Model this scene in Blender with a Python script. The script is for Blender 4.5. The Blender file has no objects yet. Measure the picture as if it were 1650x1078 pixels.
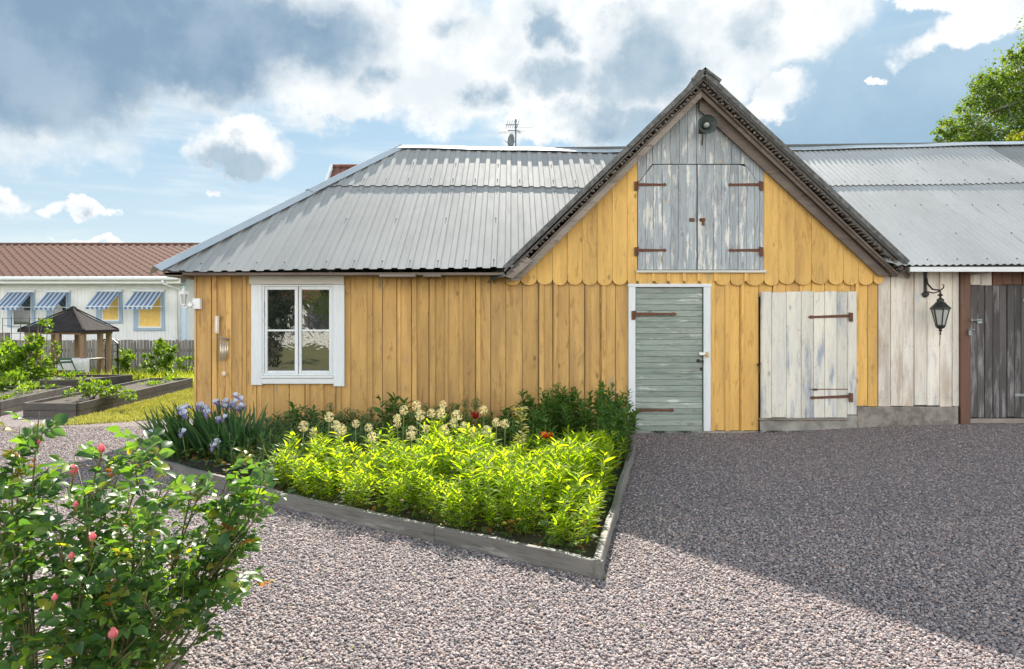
import bpy, math, random
import numpy as np
from mathutils import Vector

S = bpy.context.scene
COL = S.collection
PI = math.pi
R = math.radians

# ------------------------------------------------------------------ camera
F = 1120.0                     # focal length in photo pixels (photo is 1650 wide)
CAM_H, HOR, CX = 1.48, 515.0, 825.0
cam_d = bpy.data.cameras.new("camera")
cam = bpy.data.objects.new("camera", cam_d)
COL.objects.link(cam)
cam.location = (0, 0, CAM_H)
cam.rotation_euler = (R(90), 0, 0)
cam_d.sensor_width = 36.0
cam_d.lens = 36.0 * F / 1650.0
cam_d.shift_y = -(539.0 - HOR) / 1650.0
cam_d.clip_start, cam_d.clip_end = 0.05, 3000
S.camera = cam

# ------------------------------------------------------------------ light and exposure
SUN_EL, SUN_AZ = 37.8, 0.5      # degrees; azimuth from +Y towards +X
SUN_STRENGTH, SKY_STRENGTH = 5.0, 0.05
S.view_settings.view_transform = 'Standard'
S.view_settings.look = 'None'
S.view_settings.gamma = 1
S.view_settings.use_curve_mapping = False
S.view_settings.exposure = 1.27
sun_d = bpy.data.lights.new("sun", 'SUN')
sun_d.energy = SUN_STRENGTH
sun_d.angle = R(0.5)
sun_d.color = (1.0, 0.92, 0.80)
sun = bpy.data.objects.new("sun", sun_d)
COL.objects.link(sun)
_sd = Vector((math.sin(R(SUN_AZ)) * math.cos(R(SUN_EL)), math.cos(R(SUN_AZ)) * math.cos(R(SUN_EL)), math.sin(R(SUN_EL))))
sun.rotation_euler = (-_sd).to_track_quat('-Z', 'Y').to_euler()
sun.location = (0, 20, 30)


# ------------------------------------------------------------------ node helpers
class NT:
    def __init__(s, nt):
        s.nt = nt
        nt.nodes.clear()

    def n(s, typ, ins=None, **props):
        nd = s.nt.nodes.new(typ)
        for k, v in props.items():
            setattr(nd, k, v)
        for k, v in (ins or {}).items():
            so = nd.inputs[k]
            if isinstance(v, bpy.types.NodeSocket):
                s.nt.links.new(v, so)
            else:
                if so.type == 'RGBA' and len(v) == 3:
                    v = (*v, 1)
                so.default_value = v
        return nd

    def m(s, op, a, b=0.0, c=None, clamp=False):
        ins = {0: a, 1: b}
        if c is not None:
            ins[2] = c
        return s.n('ShaderNodeMath', ins, operation=op, use_clamp=clamp).outputs[0]

    def vm(s, op, a, b=(0, 0, 0)):
        nd = s.n('ShaderNodeVectorMath', {0: a, 1: b}, operation=op)
        return nd.outputs['Value'] if op in ('LENGTH', 'DOT_PRODUCT', 'DISTANCE') else nd.outputs[0]

    def mix(s, f, a, b, blend='MIX'):
        return s.n('ShaderNodeMix', {0: f, 6: a, 7: b}, data_type='RGBA', blend_type=blend).outputs[2]

    def noise(s, v, scale, detail=4.0, rough=0.55, dist=0.0):
        return s.n('ShaderNodeTexNoise', {'Vector': v, 'Scale': scale, 'Detail': detail, 'Roughness': rough, 'Distortion': dist})

    def step(s, v, lo, hi, a=0.0, b=1.0):
        return s.n('ShaderNodeMapRange', {0: v, 1: lo, 2: hi, 3: a, 4: b}, interpolation_type='SMOOTHSTEP').outputs[0]

    def ramp(s, f, stops, interp='LINEAR'):
        nd = s.n('ShaderNodeValToRGB', {0: f})
        cr = nd.color_ramp
        cr.interpolation = interp
        while len(cr.elements) < len(stops):
            cr.elements.new(0.5)
        for e, (p, c) in zip(cr.elements, stops):
            e.position = p
            e.color = (*c, 1)
        return nd.outputs[0]

    def scale(s, v, sc):
        return s.n('ShaderNodeMapping', {'Vector': v, 'Scale': sc}).outputs[0]

    def bump(s, h, strength=0.3, dist=0.01):
        return s.n('ShaderNodeBump', {'Height': h, 'Strength': strength, 'Distance': dist}).outputs[0]

    def bsdf(s, **k):
        return s.n('ShaderNodeBsdfPrincipled', {a.replace('_', ' '): v for a, v in k.items()})

    def out(s, sh):
        o = s.n('ShaderNodeOutputMaterial')
        s.nt.links.new(sh.outputs[0], o.inputs[0])

    def coord(s, island=True):
        c = s.n('ShaderNodeTexCoord').outputs['Object']
        if not island:
            return c, None
        r = s.n('ShaderNodeNewGeometry').outputs['Random Per Island']
        off = s.m('MULTIPLY', r, 37.0)
        comb = s.n('ShaderNodeCombineXYZ', {0: off, 1: off, 2: s.m('MULTIPLY', r, 113.0)}).outputs[0]
        return s.vm('ADD', c, comb), r


# ------------------------------------------------------------------ sky (world)
W = bpy.data.worlds.new("World")
S.world = W
W.use_nodes = True
w = NT(W.node_tree)
sky = w.n('ShaderNodeTexSky', sky_type='NISHITA', sun_disc=False)
sky.sun_elevation = R(SUN_EL)
sky.sun_rotation = R(SUN_AZ)
sky.air_density, sky.dust_density, sky.ozone_density = 1.0, 0.6, 1.6
gdir = w.n('ShaderNodeTexCoord').outputs['Generated']
sep = w.n('ShaderNodeSeparateXYZ', {0: gdir})
az = w.m('ARCTAN2', sep.outputs[0], sep.outputs[1])
hyp = w.m('SQRT', w.m('ADD', w.m('POWER', sep.outputs[0], 2.0), w.m('POWER', sep.outputs[1], 2.0)))
el = w.m('ARCTAN2', sep.outputs[2], hyp)
# clouds are drawn in world azimuth / elevation, ragged by noise over the direction
n1 = w.noise(gdir, 5.0, 9.0, 0.62)
n2 = w.noise(gdir, 22.0, 7.0, 0.6)
warp = w.vm('ADD', w.vm('MULTIPLY', w.vm('SUBTRACT', n1.outputs['Color'], (0.5, 0.5, 0.5)), (0.20, 0.13, 0)),
            w.vm('MULTIPLY', w.vm('SUBTRACT', n2.outputs['Color'], (0.5, 0.5, 0.5)), (0.06, 0.05, 0)))
flat = w.n('ShaderNodeCombineXYZ', {0: az, 1: el, 2: 0.0}).outputs[0]
P2 = w.vm('ADD', flat, warp)
soft = w.vm('ADD', flat, w.vm('MULTIPLY', w.vm('SUBTRACT', n1.outputs['Color'], (0.5, 0.5, 0.5)), (0.26, 0.17, 0)))
mid = w.noise(gdir, 9.0, 8.0, 0.58)
soft = w.vm('ADD', soft, w.vm('MULTIPLY', w.vm('SUBTRACT', mid.outputs['Color'], (0.5, 0.5, 0.5)), (0.10, 0.08, 0)))


def azel(px, py):
    u, v = (px - CX) / F, (HOR - py) / F
    return math.atan(u), math.atan(v / math.sqrt(1 + u * u))


def blob(px, py, rx, ry, rot=0.0, src=None, pw=1.0):
    a, e = azel(px, py)
    mp = w.n('ShaderNodeMapping', {'Vector': src or P2, 'Location': (a, e, 0), 'Rotation': (0, 0, R(rot)),
                                   'Scale': (rx / F, ry / F, 1)}, vector_type='TEXTURE').outputs[0]
    l = w.vm('LENGTH', mp)
    return w.m('MULTIPLY', w.m('SUBTRACT', 1.0, l), pw)


def union(lst):
    o = lst[0]
    for x in lst[1:]:
        o = w.m('SMOOTH_MAX', o, x, 0.12)
    return o


base = w.mix(1.0, sky.outputs[0], (0.62, 0.70, 0.74), 'MULTIPLY')
# clear air pales towards the horizon; thin high veil in long streaks
streak = w.noise(w.n('ShaderNodeMapping', {'Vector': flat, 'Rotation': (0, 0, R(6)), 'Scale': (1.2, 8.0, 1)}).outputs[0], 3.2, 6.0, 0.55)
clear = w.mix(w.step(el, 0.34, 0.0), (3.9, 5.9, 7.5), (6.6, 7.8, 8.3))
veil = w.m('ADD', w.m('MULTIPLY', w.step(streak.outputs[0], 0.44, 0.70), 0.70), w.step(el, 0.14, -0.02, 0, .4), clamp=True)
c0 = w.mix(veil, w.mix(0.72, base, clear), (7.4, 8.1, 8.4))
# cloud bodies
body = union([
    blob(150, 25, 540, 135, 2), blob(-250, 60, 420, 150), blob(470, 70, 300, 120, -6),
    blob(700, 110, 240, 115), blob(930, 100, 300, 145, 4), blob(560, 175, 130, 46), blob(1130, 70, 240, 120, 20),
    blob(1290, 30, 150, 85, 30), blob(900, 205, 150, 45),
    blob(390, 240, 112, 52, -8), blob(8, 312, 46, 26), blob(118, 328, 34, 18, -6), blob(335, 305, 20, 9),
    blob(1245, 168, 66, 40, 12), blob(1570, 40, 130, 34, 8), blob(1490, 4, 110, 26, -16), blob(1402, 124, 18, 8),
    blob(150, 386, 60, 8)])
fill = w.noise(gdir, 3.2, 8.0, 0.6)
back = w.m('MULTIPLY', w.m('MULTIPLY', w.step(w.m('ABSOLUTE', az), 1.1, 1.5), w.step(fill.outputs[0], 0.36, 0.52)), w.step(el, 0.66, 0.40))
dens = w.step(w.m('ADD', body, w.m('MULTIPLY', w.m('SUBTRACT', n2.outputs[0], 0.5), 0.6)), 0.08, 0.40)
# thickness: dull blue-grey bellies, brilliant rims
dark = union([
    blob(120, 20, 520, 135, 2, soft, 1.4), blob(-250, 40, 460, 140, 0, soft, 1.6), blob(470, 65, 200, 105, -8, soft), blob(905, 65, 64, 52, 0, soft, .9),
    blob(1060, 100, 150, 105, 25, soft, .95), blob(600, 145, 100, 48, 0, soft, 0.7), blob(775, 165, 70, 44, 0, soft, 0.75), blob(1000, 205, 180, 50, 0, soft, .85), blob(380, 256, 104, 44, -6, soft, 0.95),
    blob(890, 140, 110, 44, 0, soft, 0.7), blob(730, 60, 90, 40, 0, soft, 0.5), blob(1200, 60, 70, 90, 0, soft, .6), blob(12, 322, 44, 20, 0, soft, .5), blob(120, 336, 36, 16, 0, soft, .5)])
rag = w.m('ADD', w.m('MULTIPLY', w.m('SUBTRACT', mid.outputs[0], 0.5), 1.5), w.m('MULTIPLY', w.m('SUBTRACT', fill.outputs[0], 0.5), 0.7))
dk = w.m('MULTIPLY', w.step(w.m('ADD', dark, rag), 0.14, 0.72), 0.94)
deep = w.step(w.m('ADD', union([blob(120, 0, 620, 120, 0, soft), blob(-250, 20, 400, 110, 0, soft)]), w.m('MULTIPLY', w.m('SUBTRACT', fill.outputs[0], 0.5), 1.2)), 0.0, 0.7)
tex = w.step(mid.outputs[0], 0.36, 0.62)
white = w.mix(tex, (6.9, 7.5, 7.9), (9.6, 9.6, 9.5))
grey = w.mix(tex, (2.5, 3.75, 4.95), (3.9, 5.0, 5.9))
grey = w.mix(deep, grey, w.mix(tex, (1.85, 2.95, 4.25), (2.7, 3.85, 5.1)))
cloudcol = w.mix(dk, white, grey)
# the soft blue-grey bank low on the right
bank = w.step(union([blob(1370, 180, 470, 160, 0, soft, 1.3), blob(1640, 130, 280, 130, 0, soft), blob(1180, 230, 180, 40, 0, soft)]), 0.0, 0.8)
bankcol = w.mix(w.step(w.m('ADD', w.m('MULTIPLY', n1.outputs[0], .6), w.m('MULTIPLY', el, 1.3)), 0.45, 0.85), (2.7, 4.15, 5.6), (4.4, 5.8, 7.0))
c1 = w.mix(w.m('MULTIPLY', bank, 0.95), c0, bankcol)
c2 = w.mix(dens, c1, cloudcol)
# bright unseen clouds added behind the camera to light the shaded barn wall
c2 = w.mix(back, c2, (27.0, 26.5, 25.5))
bg = w.n('ShaderNodeBackground', {'Color': c2, 'Strength': SKY_STRENGTH})
wo = w.n('ShaderNodeOutputWorld')
W.node_tree.links.new(bg.outputs[0], wo.inputs[0])


# ------------------------------------------------------------------ mesh helpers
ORG = {}
SMOOTH = {'foliage', 'young_foliage', 'leaves', 'flower', 'falls', 'petals', 'stem', 'stems', 'stalks', 'canes', 'mast', 'gutter', 'cloth', 'trunk', 'buds', 'flower_stalk', 'reflector', 'awning', 'hanger'}


class MB:
    """collects shapes in world coordinates and links them as ONE mesh object"""
    def __init__(s):
        s.V, s.F, s.k = [], [], 0

    def add(s, V, Fs):
        V = np.asarray(V, dtype=np.float64).reshape(-1, 3)
        s.V.append(V)
        if isinstance(Fs, np.ndarray):
            s.F.append(Fs + s.k)
        else:
            by = {}
            for f in Fs:
                by.setdefault(len(f), []).append(f)
            for fs in by.values():
                s.F.append(np.asarray(fs, dtype=np.int64) + s.k)
        s.k += len(V)
        return s

    def box(s, x0, x1, y0, y1, z0, z1):
        return s.add([(x, y, z) for z in (z0, z1) for y in (y0, y1) for x in (x0, x1)],
                     [(0, 2, 3, 1), (4, 5, 7, 6), (0, 1, 5, 4), (2, 6, 7, 3), (0, 4, 6, 2), (1, 3, 7, 5)])

    def cbox(s, x0, x1, y0, y1, z0, z1, c=0.004, jit=0.0):
        """box whose front (y0) face has chamfered edges"""
        V = [(x0, y1, z0), (x1, y1, z0), (x1, y1, z1), (x0, y1, z1),
             (x0, y0 + c, z0), (x1, y0 + c, z0), (x1, y0 + c, z1), (x0, y0 + c, z1),
             (x0 + c, y0, z0 + c), (x1 - c, y0, z0 + c), (x1 - c, y0, z1 - c), (x0 + c, y0, z1 - c)]
        if jit:
            j = [(random.uniform(-jit, jit), random.uniform(-jit, jit)) for _ in range(2)]
            V = [(x + j[0 if z < (z0 + z1) / 2 else 1][0], y + j[0 if z < (z0 + z1) / 2 else 1][1] * .6, z) for x, y, z in V]
        return s.add(V, [(3, 2, 1, 0), (0, 1, 5, 4), (1, 2, 6, 5), (2, 3, 7, 6), (3, 0, 4, 7),
                         (4, 5, 9, 8), (5, 6, 10, 9), (6, 7, 11, 10), (7, 4, 8, 11), (8, 9, 10, 11)])

    def prism(s, pts, y0, y1):
        """outline in x,z (counter-clockwise seen from -y) extruded from y0 (front) to y1"""
        n = len(pts)
        V = [(x, y0, z) for x, z in pts] + [(x, y1, z) for x, z in pts]
        Fs = [tuple(range(n)), tuple(range(2 * n - 1, n - 1, -1))]
        Fs += [((i + 1) % n, i, n + i, n + (i + 1) % n) for i in range(n)]
        return s.add(V, Fs)

    def hprism(s, pts, z0, z1):
        n = len(pts)
        V = [(x, y, z1) for x, y in pts] + [(x, y, z0) for x, y in pts]
        Fs = [tuple(range(n)), tuple(range(2 * n - 1, n - 1, -1))]
        Fs += [((i + 1) % n, i, n + i, n + (i + 1) % n) for i in range(n)]
        return s.add(V, Fs)

    def bar(s, a, b, w_, h_, up=(0, 0, 1)):
        """rectangular bar from a to b, w_ across, h_ along up"""
        a, b = Vector(a), Vector(b)
        d = (b - a).normalized()
        u = Vector(up)
        sd = d.cross(u)
        if sd.length < 1e-6:
            sd = d.cross(Vector((1, 0, 0)))
        sd.normalize()
        u = sd.cross(d).normalized()
        V = []
        for p in (a, b):
            for i, j in ((-1, -1), (1, -1), (1, 1), (-1, 1)):
                V.append(tuple(p + sd * (i * w_ / 2) + u * (j * h_ / 2)))
        return s.add(V, [(3, 2, 1, 0), (4, 5, 6, 7), (0, 1, 5, 4), (1, 2, 6, 5), (2, 3, 7, 6), (3, 0, 4, 7)])

    def tube(s, pts, rad, n=8):
        pts = [Vector(p) for p in pts]
        if not hasattr(rad, '__len__'):
            rad = [rad] * len(pts)
        V, Fs = [], []
        ref = None
        for i, p in enumerate(pts):
            d = (pts[min(i + 1, len(pts) - 1)] - pts[max(i - 1, 0)])
            d = d.normalized() if d.length > 1e-9 else Vector((0, 0, 1))
            if ref is None:
                ref = Vector((1, 0, 0)) if abs(d.x) < .9 else Vector((0, 1, 0))
            sd = d.cross(ref).normalized()
            ref = sd.cross(d).normalized()
            for k in range(n):
                a = 2 * PI * k / n
                V.append(tuple(p + (sd * math.cos(a) + ref * math.sin(a)) * rad[i]))
        for i in range(len(pts) - 1):
            for k in range(n):
                Fs.append((i * n + k, i * n + (k + 1) % n, (i + 1) * n + (k + 1) % n, (i + 1) * n + k))
        Fs.append(tuple(range(n - 1, -1, -1)))
        Fs.append(tuple((len(pts) - 1) * n + k for k in range(n)))
        return s.add(V, Fs)

    def lathe(s, prof, c=(0, 0, 0), n=20, axis='z', rot=0.0, caps=True):
        V, Fs = [], []
        for r, t in prof:
            for k in range(n):
                a = 2 * PI * k / n + rot
                x, y = r * math.cos(a), r * math.sin(a)
                p = (x, y, t) if axis == 'z' else (x, -t, y)
                V.append((p[0] + c[0], p[1] + c[1], p[2] + c[2]))
        for i in range(len(prof) - 1):
            for k in range(n):
                Fs.append((i * n + k, i * n + (k + 1) % n, (i + 1) * n + (k + 1) % n, (i + 1) * n + k))
        if caps and prof[0][0] > 1e-6:
            Fs.append(tuple(range(n - 1, -1, -1)))
        if caps and prof[-1][0] > 1e-6:
            Fs.append(tuple((len(prof) - 1) * n + k for k in range(n)))
        return s.add(V, Fs)

    def grid(s, G):
        """G[i][j] -> points, one quad sheet"""
        G = np.asarray(G, dtype=np.float64)
        a, b = G.shape[:2]
        idx = np.arange(a * b).reshape(a, b)
        Fq = np.stack([idx[:-1, :-1], idx[:-1, 1:], idx[1:, 1:], idx[1:, :-1]], -1).reshape(-1, 4)
        return s.add(G.reshape(-1, 3), Fq)

    def build(s, name, mat, parent=None, smooth=None):
        if smooth is None:
            smooth = name in SMOOTH
        V = np.concatenate(s.V) if s.V else np.zeros((0, 3))
        if parent is not None:
            V = V - np.asarray(ORG[parent.name])
        me = bpy.data.meshes.new(name)
        me.vertices.add(len(V))
        me.vertices.foreach_set('co', V.astype(np.float32).ravel())
        loops = np.concatenate([f.ravel() for f in s.F]).astype(np.int32)
        tot = np.concatenate([np.full(len(f), f.shape[1], dtype=np.int32) for f in s.F])
        st = np.concatenate([[0], np.cumsum(tot)[:-1]]).astype(np.int32)
        me.loops.add(len(loops))
        me.loops.foreach_set('vertex_index', loops)
        me.polygons.add(len(tot))
        me.polygons.foreach_set('loop_start', st)
        me.polygons.foreach_set('use_smooth', np.full(len(tot), bool(smooth)))
        me.update(calc_edges=True)
        me.validate()
        me.materials.append(mat)
        o = bpy.data.objects.new(name, me)
        COL.objects.link(o)
        if parent is not None:
            o.parent = parent
            ORG[o.name] = ORG[parent.name]
        else:
            ORG[o.name] = (0, 0, 0)
        return o


def tag(o, label=None, cat=None, group=None, kind=None):
    for k, v in (('label', label), ('category', cat), ('group', group), ('kind', kind)):
        if v:
            o[k] = v
    return o


def thing(name, label, cat, loc=(0, 0, 0), group=None):
    o = bpy.data.objects.new(name, None)
    o.empty_display_size = 0.1
    COL.objects.link(o)
    o.location = loc
    ORG[o.name] = tuple(loc)
    return tag(o, label, cat, group)


def copy_tree(o, parent=None):
    c = o.copy()
    COL.objects.link(c)
    if parent is not None:
        c.parent = parent
    for ch in list(o.children):
        copy_tree(ch, c)
    return c


def place(proto, used, loc, rz=0.0, sc=1.0, label=None, group=None):
    """first call moves the prototype itself, later calls copy it with its parts"""
    o = proto
    if used.get(proto.name):
        o = copy_tree(proto)
    used[proto.name] = True
    o.location = loc
    o.rotation_euler = (0, 0, rz)
    o.scale = (sc, sc, sc)
    tag(o, label, None, group)
    return o


def PX(px, py, Y):
    return ((px - CX) / F * Y, Y, CAM_H + (HOR - py) / F * Y)


WALL = 9.1
SC = F / WALL


def X(px):
    return (px - CX) / SC


def Z(py):
    return CAM_H + (HOR - py) / SC


def smooth01(t):
    t = np.clip(t, 0, 1)
    return t * t * (3 - 2 * t)


def ground_z(x, y):
    x = np.asarray(x, dtype=float)
    y = np.asarray(y, dtype=float)
    up = 0.115 * smooth01((x - 2.6) / 3.2) * smooth01((y - 5.0) / 3.5)
    dn = -0.38 * smooth01((-x - 4.3) / 1.0) * smooth01((y - 15.0) / 1.4)
    return up + dn


# ------------------------------------------------------------------ foliage helpers
def leaf_template(length_rows=4, width=0.24, fold=0.06, droop=0.12, peak=0.38):
    """lance-shaped leaf along +x, length 1"""
    V, Fs = [], []
    for i in range(length_rows + 1):
        t = i / length_rows
        wdt = width * (math.sin(PI * t ** (math.log(.5) / math.log(peak))) ** 0.8 if 0 < t < 1 else 0.02)
        zz = -droop * t * t
        V += [(t, -wdt / 2, zz + fold * wdt * 2), (t, 0, zz), (t, wdt / 2, zz + fold * wdt * 2)]
    for i in range(length_rows):
        a = 3 * i
        Fs += [(a, a + 3, a + 4, a + 1), (a + 1, a + 4, a + 5, a + 2)]
    return np.array(V), np.array(Fs)


DIAMOND = (np.array([(0, 0, 0), (.5, -.3, .06), (1, 0, -.08), (.5, .3, .06)]), np.array([(0, 1, 2), (0, 2, 3)]))


def scatter(mb, tmpl, pos, axis, nrm, size, wid=None):
    """copies of a leaf template: axis = along the leaf, nrm = rough up side"""
    T, Fs = tmpl
    pos, axis, nrm = (np.asarray(a, dtype=float) for a in (pos, axis, nrm))
    n = len(pos)
    if n == 0:
        return
    size = np.broadcast_to(np.asarray(size, dtype=float), (n,))
    wid = size if wid is None else np.broadcast_to(np.asarray(wid, dtype=float), (n,))
    ax = axis / (np.linalg.norm(axis, axis=1, keepdims=True) + 1e-9)
    sd = np.cross(nrm, ax)
    ln = np.linalg.norm(sd, axis=1, keepdims=True)
    bad = ln[:, 0] < 1e-4
    sd[bad] = np.cross(np.array([[0.3, 1, .2]]), ax[bad])
    sd /= np.linalg.norm(sd, axis=1, keepdims=True) + 1e-9
    up = np.cross(ax, sd)
    V = pos[:, None, :] + ax[:, None, :] * (T[None, :, 0:1] * size[:, None, None]) \
        + sd[:, None, :] * (T[None, :, 1:2] * wid[:, None, None]) + up[:, None, :] * (T[None, :, 2:3] * size[:, None, None])
    k = len(T)
    FF = (Fs[None] + (np.arange(n) * k)[:, None, None]).reshape(-1, Fs.shape[1])
    mb.add(V.reshape(-1, 3), FF)


def rnd_dirs(rng, n, zmin=-1.0, zmax=1.0):
    z = rng.uniform(zmin, zmax, n)
    a = rng.uniform(0, 2 * PI, n)
    r = np.sqrt(np.maximum(0, 1 - z * z))
    return np.stack([r * np.cos(a), r * np.sin(a), z], 1)
# ------------------------------------------------------------------ materials
def newmat(name):
    m = bpy.data.materials.new(name)
    m.use_nodes = True
    return m, NT(m.node_tree)


def wood(name, c1, c2, axis='z', patch=None, patch_lo=0.5, patch_hi=0.62, pscale=9.0, spots=None, spot_amt=0.5, knots=0.6, rough=0.75,
         bump=0.35, vary=0.22, streak=0.35, dirt=None, dirt_amt=0.0, smear=0.0, rotz=0.0):
    """boards: stretched grain, each board its own tone, peeling patches, knots"""
    m, t = newmat(name)
    v, r = t.coord()
    if rotz:
        v = t.n('ShaderNodeMapping', {'Vector': v, 'Rotation': (0, 0, R(rotz))}).outputs[0]
    st = {'z': (1, 1, 0.045), 'x': (0.045, 1, 1), 'y': (1, 0.045, 1)}[axis]
    st2 = {'z': (1, 1, 0.16), 'x': (0.16, 1, 1), 'y': (1, 0.16, 1)}[axis]
    g = t.noise(t.scale(v, st), 95, 5, 0.6)
    big = t.noise(t.scale(v, st2), 5.0, 5, 0.6)
    col = t.mix(t.step(big.outputs[0], 0.32, 0.68), c1, c2)
    col = t.mix(t.m('MULTIPLY', t.step(g.outputs[0], 0.52, 0.30), streak), col, tuple(x * 0.45 for x in c1))
    if dirt:
        dn = t.noise(t.scale(v, st2), 3.4, 7, 0.65)
        col = t.mix(t.m('MULTIPLY', t.step(dn.outputs[0], 0.47, 0.66), dirt_amt), col, dirt)
    if patch:
        pn = t.noise(t.scale(v, st2), pscale, 9, 0.68)
        mk = t.step(t.m('ADD', pn.outputs[0], t.m('MULTIPLY', t.m('SUBTRACT', g.outputs[0], 0.5), 0.18)), patch_lo, patch_hi)
        col = t.mix(mk, col, patch)
    if smear:
        sm = t.noise(t.scale(v, {'z': (1, 1, .22), 'x': (.22, 1, 1), 'y': (1, .22, 1)}[axis]), 13, 8, 0.7, 0.6)
        col = t.mix(t.m('MULTIPLY', t.step(sm.outputs[0], 0.54, 0.66), smear), col, tuple(x * q for x, q in zip(c1, (.40, .32, .30))))
    if spots:
        sn = t.noise(v, 14, 3, 0.5)
        col = t.mix(t.m('MULTIPLY', t.step(sn.outputs[0], 0.66, 0.72), spot_amt), col, spots)
    if knots:
        kv = t.n('ShaderNodeTexVoronoi', {'Vector': t.scale(v, {'z': (1, 1, .55), 'x': (.55, 1, 1), 'y': (1, .55, 1)}[axis]), 'Scale': 4.2})
        col = t.mix(t.m('MULTIPLY', t.step(kv.outputs['Distance'], 0.12, 0.035), knots), col, tuple(x * 0.3 for x in c1))
    tone = t.m('ADD', t.m('MULTIPLY', t.m('SUBTRACT', r, 0.5), vary * 2), 1.0)
    col = t.mix(1.0, col, t.n('ShaderNodeCombineXYZ', {0: tone, 1: tone, 2: tone}).outputs[0], 'MULTIPLY')
    h = t.m('ADD', g.outputs[0], t.m('MULTIPLY', big.outputs[0], 0.4))
    t.out(t.bsdf(Base_Color=col, Roughness=rough, Normal=t.bump(h, bump, 0.004)))
    return m


def plain(name, c, rough=0.6, metallic=0.0, vary=0.15, nscale=18.0, bump=0.1, c2=None, spec=0.5):
    m, t = newmat(name)
    v = t.n('ShaderNodeTexCoord').outputs['Object']
    n = t.noise(v, nscale, 6, 0.6)
    c2 = c2 or tuple(x * (1 - vary * 2) for x in c)
    col = t.mix(t.step(n.outputs[0], 0.35, 0.65), c2, c)
    t.out(t.bsdf(Base_Color=col, Roughness=rough, Metallic=metallic, Specular_IOR_Level=spec,
                 Normal=t.bump(n.outputs[0], bump, 0.004)))
    return m


def leafmat(name, ramp, trans=0.45, rough=0.45, tcol=None, spec=0.4, nz=None):
    """thin leaves: each leaf its own tone, light shines through"""
    m, t = newmat(name)
    r = t.n('ShaderNodeNewGeometry').outputs['Random Per Island']
    col = t.ramp(r, ramp)
    v = t.n('ShaderNodeTexCoord').outputs['Object']
    n = t.noise(v, nz or 6.0, 3, 0.5)
    k = t.m('ADD', 0.72, t.m('MULTIPLY', n.outputs[0], 0.56))
    col = t.mix(1.0, col, t.n('ShaderNodeCombineXYZ', {0: k, 1: k, 2: k}).outputs[0], 'MULTIPLY')
    p = t.bsdf(Base_Color=col, Roughness=rough, Specular_IOR_Level=spec)
    tc = t.mix(1.0, col, tcol or (1.5, 1.35, 0.35), 'MULTIPLY')
    tr = t.n('ShaderNodeBsdfTranslucent', {'Color': tc})
    mx = t.n('ShaderNodeMixShader', {0: trans, 1: p.outputs[0], 2: tr.outputs[0]})
    t.out(mx)
    return m


def glassmat(name, c=(.012, .014, .014), ior=2.0, wav=0.0, rough=0.02, emit=None):
    m, t = newmat(name)
    v = t.n('ShaderNodeTexCoord').outputs['Object']
    k = dict(Base_Color=c, Roughness=rough, IOR=ior)
    if wav:
        k['Normal'] = t.bump(t.noise(v, 5.0, 3, 0.5, 0.6).outputs[0], wav, 0.02)
    t.out(t.bsdf(**k))
    return m


M = {}
YEL1, YEL2 = (0.64, 0.39, 0.13), (0.49, 0.29, 0.098)
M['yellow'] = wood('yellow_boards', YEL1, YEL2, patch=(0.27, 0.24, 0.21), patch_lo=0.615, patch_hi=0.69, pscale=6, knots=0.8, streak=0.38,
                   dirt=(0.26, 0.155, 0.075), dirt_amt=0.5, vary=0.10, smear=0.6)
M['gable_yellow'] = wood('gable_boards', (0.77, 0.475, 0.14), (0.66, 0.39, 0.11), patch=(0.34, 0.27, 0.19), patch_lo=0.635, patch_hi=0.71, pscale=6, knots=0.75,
                         streak=0.36, dirt=(0.36, 0.20, 0.08), dirt_amt=0.45, vary=0.09, smear=0.55)  # brighter copy of the yellow; light bounced near the gable put into it
M['grey_boards'] = wood('weathered_grey_boards', (0.305, 0.335, 0.365), (0.39, 0.42, 0.445), patch=(0.60, 0.59, 0.55), patch_lo=0.535, patch_hi=0.60, pscale=13,
                        spots=(0.52, 0.38, 0.14), spot_amt=0.6, streak=0.65, vary=0.14, knots=0.5, bump=.5, smear=.45)
M['green_boards'] = wood('faded_green_boards', (0.235, 0.285, 0.245), (0.315, 0.355, 0.31), axis='x', patch=(0.54, 0.57, 0.52), patch_lo=0.57, patch_hi=0.66, pscale=11,
                         streak=0.65, vary=0.15, knots=0.9, smear=.4)
M['white_hatch'] = wood('peeling_white_boards', (0.72, 0.675, 0.575), (0.60, 0.58, 0.53), patch=(0.26, 0.30, 0.37), patch_lo=0.50, patch_hi=0.66, pscale=6,
                        spots=(0.34, 0.17, 0.08), spot_amt=0.3, streak=0.35, vary=0.10, knots=0.6, smear=.25)
M['white_planks'] = wood('dirty_white_planks', (0.74, 0.68, 0.59), (0.66, 0.62, 0.57), patch=(0.46, 0.49, 0.54), patch_lo=0.56, patch_hi=0.68, pscale=4, streak=0.35,
                         dirt=(0.33, 0.245, 0.17), dirt_amt=0.7, vary=0.14, knots=0.5, smear=.3)
M['dark_boards'] = wood('old_black_boards', (0.082, 0.072, 0.07), (0.05, 0.045, 0.045), patch=(0.21, 0.20, 0.20), patch_lo=0.50, patch_hi=0.66, pscale=8, streak=0.6, vary=0.35, knots=0.3)
M['brown_boards'] = wood('red_brown_boards', (0.155, 0.072, 0.047), (0.11, 0.058, 0.042), patch=(0.12, 0.09, 0.08), patch_lo=0.55, patch_hi=0.66, dirt=(0.3, 0.16, 0.06), dirt_amt=.3, vary=0.2)
M['white_trim'] = wood('flaking_white_trim', (0.74, 0.77, 0.79), (0.66, 0.69, 0.71), patch=(0.20, 0.20, 0.20), patch_lo=0.66, patch_hi=0.70, pscale=14, streak=0.22, vary=0.05, knots=0)
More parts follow.
